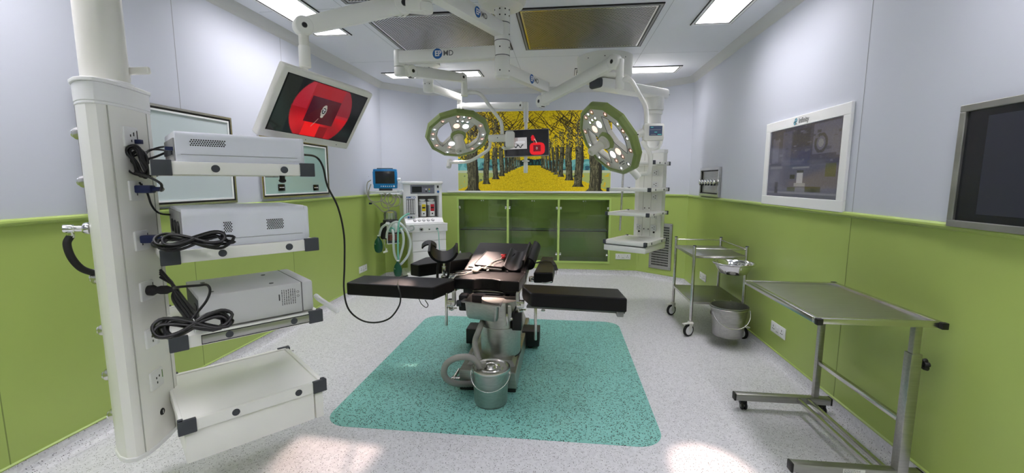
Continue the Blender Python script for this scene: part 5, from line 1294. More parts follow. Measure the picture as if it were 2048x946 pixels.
b.add(vs, [(j*N+i, j*N+(i+1) % N, (j+1)*N+(i+1) % N, (j+1)*N+i) for j in range(k-1) for i in range(N)]+[tuple(i for i in range(N))], 'steel_brushed', True); b.build('pan', t, 0, 50)
b = MB(); b.rcyl('steel', tc_+V((0, 0, -.165)), tc_+V((0, 0, -.13)), .024, .004, 20); b.build('drain', t)
b = MB(); b.tube('steel', [rim[3]+V((.01, 0, .004)), rim[3]+V((.03, -.02, .020)), rim[2]+V((-.05, -.02, .020)), rim[2]+V((-.01, 0, .004))], .004, 8, 5); b.build('hanger_wire', t)
for i in (0, 2):
    pass
# hose and lidded bucket
BC = V((-.463, 2.775, .002))
t = thing('lidded_bucket', 'stainless steel bucket with a lid and wire handle at the foot of the table', 'bucket', BC)
b = MB(); b.lathe('steel_brushed', [(.098, .0), (.108, .004), (.112, .014), (.119, .14), (.125, .236), (.129, .238), (.129, .246), (.120, .246), (.10, .24)], BC, n=48, cap=False); b.lathe('steel_dull', [(.108, .0), (.001, .001)][::1], BC, n=32, cap=False)
b.build('body', t)
b = MB(); b.lathe('steel', [(.131, .236), (.133, .246), (.131, .254), (.120, .255), (.112, .247), (.085, .246), (.08, .252), (.065, .252), (.06, .244), (.040, .244), (.036, .250), (.03, .262), (.022, .266), (.001, .267)], BC, n=48, cap=False); b.build('lid', t)
b = MB(); h = []
for k in range(19):
    a = PI*k/18; h.append(BC+V((.135*math.cos(a), -.060*math.sin(a)*1.6-.035*math.sin(a), .215-.085*math.sin(a))))
b.tube('steel', h, .0035, 8, smooth_path=False)
for s in (-1, 1): b.rbox('steel', BC.x+s*.127-.007, BC.x+s*.127+.007, BC.y-.014, BC.y+.014, .20, .232, .003)
b.build('handle', t)
t = thing('drain_hose', 'grey ribbed hose looping from the drain tray into the bucket lid', 'hose', BC+V((-.1, .1, .0)))
b = MB(); hb = tc_+V((0, 0, -.145))
hose = [hb, aY(958, 660, 3.10), aY(950, 684, 3.08), aY(954, 706, 3.02), aY(958, 720, 2.96), aY(968, 735, 2.93), aY(972, 752, 2.92), aY(955, 765, 2.93), aY(925, 768, 2.86), aY(900, 763, 2.80), aY(888, 748, 2.76), aY(893, 728, 2.74), aY(912, 716, 2.73), aY(936, 714, 2.73), aY(952, 722, 2.74), aY(961, 736, 2.75), BC+V((-.055, -.01, .245))]
b.tube('hose_grey', hose, .0215, 14, 12, ridges=.045); b.build('ribbed_tube', t, 0, 80)
b = MB(); b.rcyl('hose_grey', BC+V((-.055, -.01, .250)), BC+V((-.055, -.01, .285)), .026, .005, 20); b.build('end_collar', t)
# ================================================================== ANAESTHESIA MACHINE (back left corner)
AM = Fr((-2.235, 5.96), 30.0)
am = thing('anaesthesia_machine', 'white anaesthesia machine with flow tubes and drawers in the back left corner', 'anaesthesia machine', AM.o, AM.yaw)
def A(x, y, b_=0.0): return AM.pb(x, y, b_)
wB = A(893, 500)[0]; 
a_l, a_r = A(825, 500)[0], wB                      # drawer block
0 and print('machine', a_l, a_r, A(806, 366, .05), A(884, 445, .05), A(812, 462), A(895, 455), A(812, 540, -.04), A(905, 540, -.04), A(859, 482), A(830, 545))
WP = 'white_plastic'
b = MB(); b.rbox(WP, a_l-.085, a_r+.035, -.055, .46, .06, .165, .018, AM)
b.build('base', am)
for aa in (a_l-.03, a_r-.02):
    for bb in (.0, .40): b = MB(); p = AM.w(aa, bb, .032); b.rcyl('rubber', p-AM.a*.02, p+AM.a*.02, .032, .006, 18); b.rbox('mid_grey', aa-.012, aa+.012, bb-.012, bb+.012, .03, .07, .003, AM); b.build('caster', am)
b = MB(); b.rbox(WP, a_l, a_r, .02, .44, .16, .78, .008, AM); b.build('cabinet_body', am)
z_t = A(860, 463)[1]; z2 = A(858, 481)[1]; z3 = A(858, 502)[1]
for (z0, z1) in ((z2+.004, z_t-.004), (z3+.004, z2-.004), (.30, z3-.004)):
    b = MB(); b.rbox(WP, a_l+.004, a_r-.004, -.002, .03, z0, z1, .005, AM); dr = b.build('drawer', am)
    if z0 == z3+.004: b = MB(); a0, q0 = A(859, 484); b.rcyl('dark_grey', AM.w(a0, -.006, q0), AM.w(a0, 0, q0), .012, .002, 14); b.build('keyhole', dr)
# worktop
zt1 = A(850, 448, -.03)[1]; al2, ar2 = A(812, 455, -.03)[0], A(895, 450, -.03)[0]
b = MB(); b.rbox(WP, al2, ar2, -.035, .44, z_t, zt1, .010, AM); b.rbox(WP, al2, ar2, -.045, .0, zt1-.012, zt1+.004, .005, AM); b.build('worktop', am)
for (x, y, r, m) in ((842.5, 459, .026, 'mid_grey'), (858.5, 458.5, .013, 'steel'), (874, 457.5, .017, 'bag_green')):
    b = MB(); a0, q0 = A(x, y, -.036)
    if r > .02: b.lathe('steel', [(.030, 0), (.028, .004)], AM.w(a0, -.035, q0), -AM.b, 24, sx=1.5 if False else 1.0)
    b.rcyl(m if r < .02 else 'steel', AM.w(a0, -.036, q0), AM.w(a0, -.044, q0), r, .002, 20); b.rcyl('black', AM.w(a0, -.043, q0), AM.w(a0, -.047, q0), r*.55, .001, 16); b.build('port', am)
# upper housing with open recess
ul, ur = A(806.5, 400, .05)[0], A(884, 400, .05)[0]; zu0 = zt1; zu1 = A(845, 368, .05)[1]
rl, rr_ = A(836, 410, .05)[0], A(878.5, 410, .05)[0]; rz0, rz1 = A(857, 435, .05)[1], A(857, 391.5, .05)[1]
b = MB(); F0 = .05
b.rbox(WP, ul, rl, F0, .40, zu0, zu1, .004, AM); b.rbox(WP, rr_, ur, F0, .40, zu0, zu1, .004, AM)
b.rbox(WP, rl-.005, rr_+.005, F0, .40, rz1, zu1, .004, AM); b.rbox(WP, rl-.005, rr_+.005, F0, .40, zu0, rz0, .004, AM); b.box('plastic_grey', rl-.003, rr_+.003, .26, .39, rz0-.01, rz1+.01, AM)
b.build('upper_housing', am)
b = MB(); b.rbox(WP, ul-.02, ur+.012, F0-.02, .42, zu1-.002, zu1+.038, .008, AM); b.build('top_shelf', am)
b = MB(); q1, q2_ = A(816, 440, .0)[1], A(816, 447, .0)[1]
pr = [(F0+.002, rz0-.004), (F0+.002, zu0), (-.020, zu0), (-.020, zu0+.02)]
b.extr(WP, [AM.w(ul+.012, p, q) for p, q in pr], AM.a*(ur-ul-.012)); b.build('control_ledge', am, .003)
nrm = (AM.w(0, -.020, zu0+.02)-AM.w(0, F0+.002, rz0-.004)); up_l = -nrm.normalized(); nn = AM.a.cross(up_l)
for k, x in enumerate((829.5, 838.5, 847.5, 856.5, 865.5)):
    a0, _ = A(x, 441.5, .02); c = (AM.w(a0, -.020, zu0+.02)+AM.w(a0, F0+.002, rz0-.004))/2
    b = MB(); b.rcyl('dark_grey', c, c+nn*.006, .024, .002, 22); b.rcyl('outlet_white', c+nn*.005, c+nn*.010, .018, .002, 22); b.obox('black', c+nn*.011, AM.a, up_l, nn, .005, .022, .003); b.build('gauge', am)
# display panel
p0, p1 = A(820.5, 370, F0), A(869, 387, F0)
b = MB(); b.rbox('panel_greyblue', p0[0], p1[0], F0-.008, F0+.002, p1[1], p0[1], .003, AM)
s0, s1 = A(823.5, 373, F0), A(843.5, 384.5, F0); b.box('screen_off', s0[0], s1[0], F0-.0095, F0-.007, s1[1], s0[1], AM)
c0 = A(852, 378.5, F0)
for (dx, dz, m) in ((0, 0, 'outlet_white'), (.045, 0, 'yellow'), (0, -.030, 'black'), (.045, -.030, 'tube_green')): b.rcyl(m, AM.w(c0[0]+dx, F0-.010, c0[1]+dz), AM.w(c0[0]+dx, F0-.008, c0[1]+dz), .011, .001, 14)
for k in range(9): b.box('print_text', c0[0]-.05+.017*k, c0[0]-.037+.017*k, F0-.0092, F0-.007, c0[1]+.028, c0[1]+.038, AM)
b.build('display_panel', am)
b = MB(); c = A(875.5, 373.5, F0); b.rbox('black', c[0]-.013, c[0]+.013, F0-.008, F0, c[1]-.018, c[1]+.018, .003, AM); b.build('power_switch', am)
b = MB(); c = A(876, 383.5, F0); b.rcyl('logo_blue', AM.w(c[0], F0-.012, c[1]), AM.w(c[0], F0, c[1]), .017, .003, 18); b.build('alarm_knob', am)
b = MB(); c = A(821.5, 395, F0); b.text('logo_blue', 'AMCO', AM.w(c[0], F0-.001, c[1]), AM.a, (0, 0, 1), .032, .001, .02, 1.0); b.build('logo', am)
# flow meter block
p0, p1 = A(812.5, 398.5, F0), A(830.5, 428.5, F0)
b = MB(); b.box('dark_grey', p0[0], p1[0], F0-.003, F0+.002, p1[1], p0[1], AM); n = 4; ww = (p1[0]-p0[0])/n
b.build('flow_meter', am); fm = b
for k in range(n):
    x = p0[0]+ww*(k+.5); b = MB(); b.box('outlet_white', x-ww*.30, x+ww*.30, F0-.008, F0-.003, p1[1]+.01, p0[1]-.01, AM)
    for j in range(9): b.box('print_text', x-.006, x+.006, F0-.0088, F0-.0078, p1[1]+.02+(p0[1]-p1[1]-.04)*j/8-.002, p1[1]+.02+(p0[1]-p1[1]-.04)*j/8+.002, AM)
    b.build('flow_tube', am)
for k in range(3): b = MB(); c = A(817+5*k, 434.5, F0); b.rcyl(['logo_blue', 'dark_grey', 'steel'][k], AM.w(c[0], F0-.025, c[1]), AM.w(c[0], F0, c[1]), .014, .003, 16); b.build('flow_knob', am)
# vaporisers standing in the recess
for k, (x, m, lb_) in enumerate(((848, 'yellow', 'vaporiser with a yellow label, left of the pair'), (865, 'red', 'vaporiser with a red label, right of the pair'))):
    c = A(x, 430, .12); cx = c[0]; z0 = rz0+.005; t = thing('vaporiser', 'white '+lb_+' in the anaesthesia machine', 'vaporiser', AM.w(cx, .14, z0), AM.yaw, 'vaporisers')
    w_ = .052; h = (rz1-rz0)*.80
    b = MB(); b.lathe('plastic_grey', [(w_*.95, 0), (w_, .01), (w_, h*.70), (w_*1.02, h*.72)], AM.w(cx-.012, .16, z0), n=28); b.lathe(WP, [(w_*1.08, h*.68), (w_*1.1, h*.72), (w_*1.1, h*.86), (w_*.9, h*.90)], AM.w(cx-.012, .16, z0), n=28); b.build('body', t)
    b = MB(); b.lathe(WP, [(w_*.5, h*.88), (w_*.5, h*.93), (w_*.85, h*.94), (w_*.9, h), (w_*.7, h*1.03)], AM.w(cx-.012, .16, z0), n=24); b.build('dial', t)
    b = MB(); b.rbox('outlet_white', cx-.042, cx+.026, .085, .15, z0+.012, z0+h*.78, .004, AM); fp = b.build('front_block', t)
    b = MB(); b.box(m, cx-.036, cx+.020, .0835, .086, z0+h*.34, z0+h*.74, AM); b.box('black', cx-.030, cx+.014, .0828, .0845, z0+h*.50, z0+h*.58, AM); b.box('black', cx-.018, cx+.0, .083, .0855, z0+h*.16, z0+h*.24, AM); b.build('label', fp)
# left side bracket with patient monitor
b = MB(); sx = ul
b.rbox('steel_dull', ul-.14, ul-.002, .10, .13, zu1-.20, zu1-.17, .004, AM); b.rbox(WP, ul-.30, ul-.01, .06, .30, zu1-.155, zu1-.135, .006, AM); b.build('side_bracket', am)
pmn = thing('patient_monitor', 'bright blue patient monitor with a dark screen on the machine\'s left bracket', 'monitor', AM.w(ul-.16, .12, zu1-.13))
PF = Fr(tuple(aY(768, 357, 5.72)[:2]), 8); d = ray(768, 357); 
zlo, zhi = PF.pb(769, 377)[1], PF.pb(769, 338)[1]; xl_, xr_ = PF.pb(746, 357)[0], PF.pb(792, 357)[0]
b = MB(); b.rbox('monitor_blue', xl_, xr_, 0, .09, zlo, zhi, .012, PF); b.rbox('monitor_blue', xl_-.012, xr_+.006, .02, .07, zlo+.05, zhi-.03, .01, PF)
b.rbox('mid_grey', xl_+.05, xr_-.05, .02, .06, zhi-.002, zhi+.014, .004, PF); b.build('casing', pmn)
b = MB(); b.rbox('screen_off', xl_+.030, xr_-.018, -.004, .01, zlo+.065, zhi-.03, .004, PF); b.build('screen', pmn)
for k in range(6): b = MB(); b.rbox('logo_white', xl_+.10+.028*k, xl_+.115+.028*k, -.003, .004, zlo+.024, zlo+.036, .002, PF); b.build('button', pmn)
b = MB(); b.rcyl('outlet_white', PF.w(xr_-.03, -.012, zlo+.03), PF.w(xr_-.03, .01, zlo+.03), .012, .003, 16); b.build('knob', pmn)
b = MB(); b.rcyl(WP, PF.w(xr_+.005, .05, zlo+.12), PF.w(xr_+.05, .05, zlo+.12), .022, .004, 18); b.rbox('dark_grey', xl_+.07, xr_-.07, .02, .08, zlo-.03, zlo+.004, .004, PF); b.rbox(WP, xl_+.02, xr_-.02, .0, .12, zlo-.05, zlo-.03, .004, PF); b.build('stand', pmn)
AMW = 5.72
def ap(x, y, d=0.0): return aY(x, y, 5.78+d)
# vertical rail at far left
b = MB(); b.beam('plastic_grey', ap(736, 352, .1), ap(736, 392, .1), .02, .02, .003); b.beam(WP, ap(736, 384, .1), ap(806, 382, .1), .03, .03, .004)
for y in (368, 381): b.rcyl('outlet_white', ap(736, y, .05), ap(736, y, .08), .022, .004, 16)
b.build('monitor_rail', am)
# sensor leads coiled under the monitor
for k, pts in enumerate(([(742, 360), (735, 366), (734, 380), (738, 398), (750, 404), (762, 402), (770, 395), (769, 386)],
                         [(742, 368), (737, 385), (741, 401), (754, 412), (766, 423), (777, 420), (773, 408), (760, 400)],
                         [(765, 388), (762, 398), (765, 412), (776, 416), (788, 408), (790, 396), (784, 389)],
                         [(772, 386), (770, 400), (779, 410), (790, 404), (794, 392)],
                         [(780, 386), (776, 398), (784, 412), (797, 410), (800, 398), (792, 388)],
                         [(762, 392), (768, 406), (782, 404), (786, 392), (777, 388), (769, 396)])):
    b = MB(); b.tube('wire_grey', [ap(x, y, .02*k-.04) for x, y in pts], .0070, 7, 6)
    tag(b.build('sensor_lead'), 'loose loops of pale sensor lead hanging under the blue patient monitor', 'sensor lead', 'sensor leads under the patient monitor')
b = MB(); p = ap(741, 407, -.05); b.rbox('plug_blue', p.x-.02, p.x+.02, p.y-.012, p.y+.012, p.z-.012, p.z+.012, .004); tag(b.build('lead_plug'), 'tiny dark blue connector among the pale sensor leads', 'connector')
# absorber assembly on the left arm
ab = thing('absorber', 'carbon dioxide absorber with a clear dome and red granules left of the machine', 'absorber', ap(782, 500))
c = ap(781, 440, .0)
b = MB(); b.lathe('black', [(.10, -.02), (.105, 0), (.095, .018)], c+V((0, 0, -.01)), n=28); b.rbox('black', c.x-.14, c.x-.03, c.y-.06, c.y+.08, c.z-.27, c.z-.03, .03); b.rbox(WP, c.x-.05, c.x+.10, c.y-.05, c.y+.10, c.z-.17, c.z-.02, .012); b.rbox('dark_grey', c.x-.04, c.x+.16, c.y-.02, c.y+.10, c.z-.19, c.z-.16, .008); b.build('body', ab)
b = MB(); b.lathe('clear_plastic', [(.088, 0), (.090, .08), (.080, .118), (.04, .135), (.001, .137)], c+V((0, 0, .0)), n=28, cap=False); b.build('dome', ab)
b = MB()
for k in (-1, 1): b.rcyl('outlet_white', c+V((k*.022, 0, .005)), c+V((k*.022, 0, .105)), .006, .001, 10)
b.rcyl('yellow', c+V((0, 0, .1)), c+V((0, 0, .115)), .04, .004, 18); b.build('valve_disc', ab)
cz = ap(785, 474, 0)
b = MB(); b.lathe('clear_plastic', [(.085, -.055), (.088, 0), (.085, .055)], cz, n=28, cap=False); b.build('canister', ab)
b = MB(); b.lathe('red', [(.078, -.040), (.078, .036)], cz, n=28); lab(b.build('granules', ab), 'red and pink soda lime granules')
b = MB(); b.lathe('dark_grey', [(.09, -.085), (.09, -.05)], cz, n=28); b.beam('outlet_white', ap(775, 488, -.1), ap(799, 486, -.1), .012, .012, .002); b.beam('outlet_white', ap(775, 488, -.1), ap(775, 470, -.1), .012, .012, .002); b.build('bottom_cup', ab)
b = MB(); b.lathe('outlet_white', [(.034, 0), (.034, .012), (.02, .014)], ap(776, 448, -.09), (0, -1, 0), 22); b.build('gauge', ab)
for x, y in ((784, 459), (801, 459)): b = MB(); p = ap(x, y, -.08); b.lathe('tube_green', [(.018, .06), (.032, .0), (.034, -.0), (.034, -.03)][::1], p, (0, 1, 0), 22); b.build('hose_port', ab)
def hosep(name, label, m, pts, r, ridges=.05, grp='breathing hoses'):
    b = MB(); b.tube(m, pts, r, 10, 8, ridges=ridges); return tag(b.build(name), label, 'hose', grp)
hosep('breathing_hose', 'clear ribbed breathing hose dropping from the left green port to the hanging bag', 'tube_clear', [ap(784, 459, -.11), ap(787, 470, -.14), ap(787, 490, -.16), ap(789, 508, -.17), ap(794, 520, -.18)], .017)
hosep('breathing_hose', 'clear ribbed breathing hose bowing from the right green port to the hanging bag', 'tube_clear', [ap(801, 458, -.11), ap(806, 468, -.14), ap(807, 486, -.17), ap(803, 504, -.18), ap(797, 522, -.19)], .017)
hosep('breathing_hose', 'clear breathing hose arching over the top of the absorber', 'tube_clear', [ap(773, 476, -.15), ap(775, 462, -.16), ap(783, 448, -.17), ap(795, 444, -.17), ap(806, 452, -.17), ap(815, 466, -.17), ap(821, 486, -.17), ap(817, 508, -.18), ap(806, 524, -.19), ap(799, 530, -.19)], .016)
hosep('breathing_hose', 'pale green tube arching from the flow meter down to the hanging bag', 'tube_green', [ap(819, 427, -.03), ap(810, 431, -.06), ap(800, 440, -.16), ap(796.5, 454, -.20), ap(796, 480, -.21), ap(796, 502, -.21), ap(797, 524, -.21)], .0125, 0)
hosep('gas_line', 'thin pale green line hanging down the front of the machine drawers', 'tube_green', [AM.w(A(874, 457.5, -.05)[0], -.05, A(874, 457.5, -.05)[1]), ap(877, 466, .20), ap(878, 480, .19), ap(879, 500, .18)], .0055, 0, None)
b = MB(); b.tube('tube_clear', [AM.w(A(818, 452, -.05)[0], -.05, A(818, 452)[1]), AM.w(A(826, 450, -.09)[0], -.09, A(826, 450)[1]), AM.w(A(828, 455, -.09)[0], -.09, A(828, 457)[1]), AM.w(A(820, 461, -.06)[0], -.06, A(820, 461)[1]), AM.w(A(814, 458, -.06)[0], -.06, A(814, 458)[1])], .012, 10, 6); b.build('mask_hook', am)
def bag(x, y0, y1, wpx, Yd, label):
    t = thing('breathing_bag', label, 'breathing bag', ap(x, y1, Yd), 0, 'green breathing bags'); top = ap(x, y0, Yd); bot = ap(x, y1, Yd); h = (top-bot).length; r = (ap(x+wpx/2, y1, Yd)-ap(x, y1, Yd)).length
    b = MB(); b.lathe('bag_green', [(.001, 0), (r*.45, .006), (r*.8, h*.12), (r, h*.36), (r*.98, h*.55), (r*.78, h*.78), (r*.42, h*.93), (.016, h), (.016, h+.03)], bot, (0, 0, 1), 24, sy=.62); b.build('bag', t)
    b = MB(); b.rcyl('outlet_white', top+V((0, 0, .018)), top+V((0, 0, .034)), .019, .003, 18); b.build('collar', t)
    b = MB(); p = bot+V((-r*.45, -r*.60, h*.60)); b.text('outlet_white', '2L', p, (1, 0, 0), (0, 0, 1), .014, .003); b.build('lettering', t); return t
bag(796, 525, 554, 16.5, -.24, 'dark green breathing bag hanging lowest, below the clear hoses')
bag(757.5, 475, 506, 17, -.10, 'dark green breathing bag hanging at the left of the absorber')
hosep('breathing_hose', 'short clear corrugated tube curving up from the left green bag', 'tube_clear', [ap(759, 472, -.10), ap(761, 462, -.10), ap(765, 454, -.11), ap(773, 449, -.12), ap(780, 450, -.12)], .016)
b = MB(); b.tube('steel', [ap(768, 478, -.12), ap(769, 492, -.12), ap(772, 500, -.12)], .007, 8, 5); p = ap(771, 503, -.12); b.rcyl('outlet_white', p+V((-.03, 0, -.012)), p+V((.03, 0, .006)), .014, .003, 14); b.rcyl('outlet_white', p, p+V((.02, 0, .04)), .009, .002, 12); tag(b.build('breathing_valve'), 'small white valve dangling beside the left green bag', 'valve')

# ================================================================== RIGHT FAR EQUIPMENT PENDANT
DR = V((.47, 5.40, 0))
pt = thing('equipment_pendant', 'ceiling-hung white equipment pendant in front of the back right corner', 'equipment pendant', (DR.x, DR.y, H))
zb = 2.665
b = MB(); b.lathe('cream_paint', [(.21, zb+.0), (.27, zb+.004), (.305, zb+.03), (.318, zb+.07), (.318, H-.001)], DR, n=56); b.build('ceiling_drum', pt)
for an in (-130, -95, -50): d = V((math.cos(math.radians(an)), math.sin(math.radians(an)), 0)); b = MB(); b.rcyl('black', DR+V((0, 0, H-.06))+d*.316, DR+V((0, 0, H-.06))+d*.3195, .006, .0005, 8); b.build('screw', pt)
b = MB(); b.rcyl('white_paint', DR+V((0, 0, zb-.02)), DR+V((0, 0, zb+.01)), .15, .006, 36); b.build('bearing', pt)
# column frame: face turned to the near left
sq = [aZ(x, y, .90) for x, y in ((1217, 478), (1292, 487), (1325, 473), (1250, 467))]
near = (sq[1]-sq[0]).normalized(); PYAW = math.degrees(math.atan2(near.y, near.x)); PYAW = -33.0; Wt = .515; Dt = .62; ZP = .82; sq[1] = aZ(1292, 487, ZP)
PFr = Fr((sq[1].x-Wt*math.cos(math.radians(PYAW)), sq[1].y-Wt*math.sin(math.radians(PYAW))), PYAW)
0 and print('pendant', PYAW, Wt, (sq[2]-sq[1]).length)
colc = PFr.w(Wt/2, Dt+.14, 0); cw = .20
tube_c = aY(1307, 210, PFr.w(Wt*.62, Dt+.12, 0).y); tube_xy = V((tube_c.x, tube_c.y, 0))
e_l = aZ(1181, 165, 2.47); az_ = 2.60
dirn = (V((tube_xy.x, tube_xy.y, 0))-DR); dirn.z = 0; dirn.normalize()
p0 = aZ(1192, 167, az_); p1 = aZ(1327, 190, az_); p0.z = p1.z = 0; dirn = (p1-p0).normalized(); tube_xy = p1-dirn*.17
b = MB(); b.beam('white_paint', V((p0.x, p0.y, az_)), V((p1.x, p1.y, az_)), .21, .12, .035); b.build('arm', pt)
b = MB(); b.beam('dark_grey', V((p0.x, p0.y, az_))-dirn*.03, V((p0.x, p0.y, az_))+dirn*.04, .19, .105, .03); b.build('end_cap', pt)
b = MB(); b.beam('black', V((p1.x, p1.y, az_)), V((p1.x, p1.y, az_-.02))+dirn*.006, .15, .06, .02); b.build('end_cap', pt)
b = MB(); b.rcyl('white_paint', tube_xy+V((0, 0, 2.39)), tube_xy+V((0, 0, az_-.05)), .115, .008, 36); b.rcyl('white_paint', tube_xy+V((0, 0, 2.34)), tube_xy+V((0, 0, 2.388)), .104, .01, 36); b.rcyl('white_paint', tube_xy+V((0, 0, 1.86)), tube_xy+V((0, 0, 2.36)), .088, .006, 36); b.build('support_tube', pt)
# column body: three front faces
ca0, ca1 = PFr.pb(1268, 420, Dt+.02)[0], PFr.pb(1322, 420, Dt+.02)[0]
ca0 = min(ca0, ca1-.30)
b = MB(); poly = [(ca0, Dt+.03), (ca0+.06, Dt+.006), (ca1-.06, Dt+.006), (ca1, Dt+.03), (ca1+.01, Dt+.12), (ca1-.06, Dt+.22), (ca0+.06, Dt+.22), (ca0-.01, Dt+.12)]
b.prism('white_paint', poly, .71, 1.84, PFr); b.prism('white_plastic', [(p[0]*1.0+(.006 if p[0] > (ca0+ca1)/2 else -.006), p[1]+(.006 if p[1] > Dt+.1 else -.006)) for p in poly], 1.84, 1.88, PFr); b.build('column_body', pt, .004)
b = MB(); mid = (ca0+ca1)/2
for a in (mid-.05, mid+.05): b.box('seam_light', a-.0015, a+.0015, Dt+.0045, Dt+.01, .73, 1.83, PFr)
b.build('panel_seam', pt)
for z in (1.72, 1.60, 1.46, 1.31, 1.08, .93):
    for a in (mid+.095, mid-.090):
        if a < mid and z > 1.3: continue
        b = MB(); b.rbox('outlet_white', a-.036, a+.036, Dt-.004, Dt+.008, z-.036, z+.036, .003, PFr)
        for (da, dz) in ((-.012, .0), (.012, .012), (.010, -.014)): b.box('black', a+da-.006, a+da+.006, Dt-.0048, Dt, z+dz-.004, z+dz+.004, PFr)
        b.build('socket_plate', pt)
for z in (1.41, 1.17, .91):
    for a in (mid-.028, mid+.028): b = MB(); b.rcyl('black', PFr.w(a, Dt+.003, z), PFr.w(a, Dt+.008, z), .007, .001, 10); b.build('screw', pt)
for a in (mid-.09, mid+.10): b = MB(); b.rcyl('black', PFr.w(a, Dt+.0, ZP+.055), PFr.w(a, Dt+.008, ZP+.055), .012, .002, 12); b.build('ground_terminal', pt)
def pshelf(z, a0, a1, b0, b1, label, th=.034):
    t = thing('pendant_shelf', label, 'shelf', PFr.w((a0+a1)/2, (b0+b1)/2, z-th), PFr.yaw, 'shelves on the far pendant')
    b = MB(); b.rbox('white_paint', a0+.004, a1-.004, b0+.004, b1-.004, z-th, z-.006, .004, PFr)
    for (p, q, r, s_) in ((a0, a1, b0, b0+.016), (a0, a1, b1-.016, b1), (a0, a0+.016, b0, b1), (a1-.016, a1, b0, b1)): b.rbox('white_paint', p, q, r, s_, z-th-.002, z, .003, PFr)
    b.build('tray', t)
    for a, s in ((a0, -1), (a1, 1)):
        for bb, q in ((b0, -1), (b1, 1)): b = MB(); b.rbox('dark_grey', a-s*.028, a+s*.006, bb-q*.028, bb+q*.006, z-th-.006, z+.005, .003, PFr); b.build('corner_cap', t)
    for bb in (b0+.16, b1-.16): b = MB(); b.rbox('dark_grey', a1-.002, a1+.003, bb-.010, bb+.010, z-th+.006, z-.008, .002, PFr); b.build('plug', t)
    return t
zs = [PFr.pb(1250, 316, 0)[1], PFr.pb(1255, 374, 0)[1], PFr.pb(1255, 424, 0)[1]]

SBK = Dt+.002
pshelf(PFr.pb(1285, 377, 0)[1], .0, Wt, .05, SBK, 'second shelf from the top on the far pendant')
pshelf(PFr.pb(1288, 428, 0)[1], .0, Wt, .03, SBK, 'third shelf from the top on the far pendant, just above the drawer unit')
pshelf(PFr.pb(1300, 322, .2)[1], Wt*.2, Wt, .14, SBK, 'topmost shelf of the far pendant, partly behind the right lamp\'s fork')
t4 = pshelf(ZP, .0, Wt, .0, SBK, 'lowest shelf of the far pendant with a white drawer under it', .040)
zd = PFr.pb(1293, 509, 0)[1]
b = MB(); b.rbox('white_paint', .012, Wt-.012, 0.02, SBK-.01, zd, ZP-.042, .004, PFr); b.build('drawer_box', t4)
b = MB(); b.rbox('white_paint', .004, Wt-.004, .0, .022, zd+.001, ZP-.056, .006, PFr); b.box('mid_grey', .01, Wt-.01, .004, .021, ZP-.056, ZP-.046, PFr); b.build('drawer_front', t4)
# drip pole
b = MB(); b.rcyl('steel', PFr.w(.02, Dt+.03, PFr.pb(1243, 460, Dt)[1]), PFr.w(.02, Dt+.03, PFr.pb(1247, 345, Dt)[1]), .012, .002, 14)
xp = aY(1245, 400, PFr.w(.1, Dt, 0).y)
b = MB(); b.rcyl('steel', V((xp.x-.02, xp.y, aY(1244, 461, xp.y).z)), V((xp.x+.0, xp.y, aY(1247, 340, xp.y).z)), .013, .002, 14); b.build('drip_pole', pt)
b = MB(); zz_ = PFr.pb(1285, 377, 0)[1]-.02; b.beam('white_paint', V((xp.x, xp.y, zz_)), PFr.w(ca0, Dt+.05, zz_), .02, .02, .003); b.build('pole_bracket', pt)
# ================================================================== WHEELED TROLLEY
tx0, tx1, ty0, ty1 = 1.262, 1.735, 4.27, 4.95
tr = thing('utility_trolley', 'two-tier stainless steel trolley on casters by the right wall', 'trolley', ((tx0+tx1)/2, (ty0+ty1)/2, 0))
ZL = 0.89; RW = .060
for k, (x, y) in enumerate(((tx0, ty0), (tx1, ty0), (tx0, ty1), (tx1, ty1))):
    b = MB(); b.rcyl('steel', (x, y, .138), (x, y, ZL), .0145, .003, 20); b.rcyl('dark_grey', (x, y, ZL-.004), (x, y, ZL+.004), .0155, .002, 16); b.build('leg', tr)
    cs = MB(); hd = V((-.85, -.5, 0)) if k != 1 else V((.3, -.9, 0)); hd.normalize(); sd = V((-hd.y, hd.x, 0)); c = V((x, y, RW))+hd*.024
    cs.rcyl('rubber', c-sd*.013, c+sd*.013, RW, .007, 28); ca = cs.build('caster', tr)
    cs = MB(); cs.rcyl('outlet_white', c-sd*.0145, c+sd*.0145, .045, .003, 24); cs.build('wheel_hub', ca)
    cs = MB(); cs.rbox('cream_paint', x-.022, x+.022, y-.022, y+.022, .118, .146, .006)
    for s in (-1, 1): cs.extr('cream_paint', [V((x, y, .132))+sd*s*.018-hd*.018, V((x, y, .132))+sd*s*.018+hd*.030, c+sd*s*.018+hd*.012+V((0, 0, -.004)), c+sd*s*.018-hd*.010+V((0, 0, -.010))], sd*.004)
    cs.obox('cream_paint', V((x, y, .130))+hd*.055, hd, sd, V((0, 0, 1)), .075, .036, .013, .004); cs.build('fork', ca)
for z, th in ((.795, .018), (.345, .018)):
    b = MB(); b.rbox('steel_brushed', tx0-.004, tx1+.004, ty0-.004, ty1+.004, z-.004, z, .0015)
    for (p, q, r, s_) in ((tx0, tx1, ty0-.010, ty0-.004), (tx0, tx1, ty1+.004, ty1+.010), (tx0-.010, tx0-.004, ty0, ty1), (tx1+.004, tx1+.010, ty0, ty1)): b.box('steel', p, q, r, s_, z-.022, z+.001)
    b.build('shelf', tr)
for pts in (((tx0, ty0), (tx1, ty0)), ((tx0, ty1), (tx1, ty1)), ((tx1, ty0), (tx1, ty1))):
    b = MB(); b.rcyl('steel', (*pts[0], .862), (*pts[1], .862), .0065, .002, 12); b.build('guard_rail', tr)
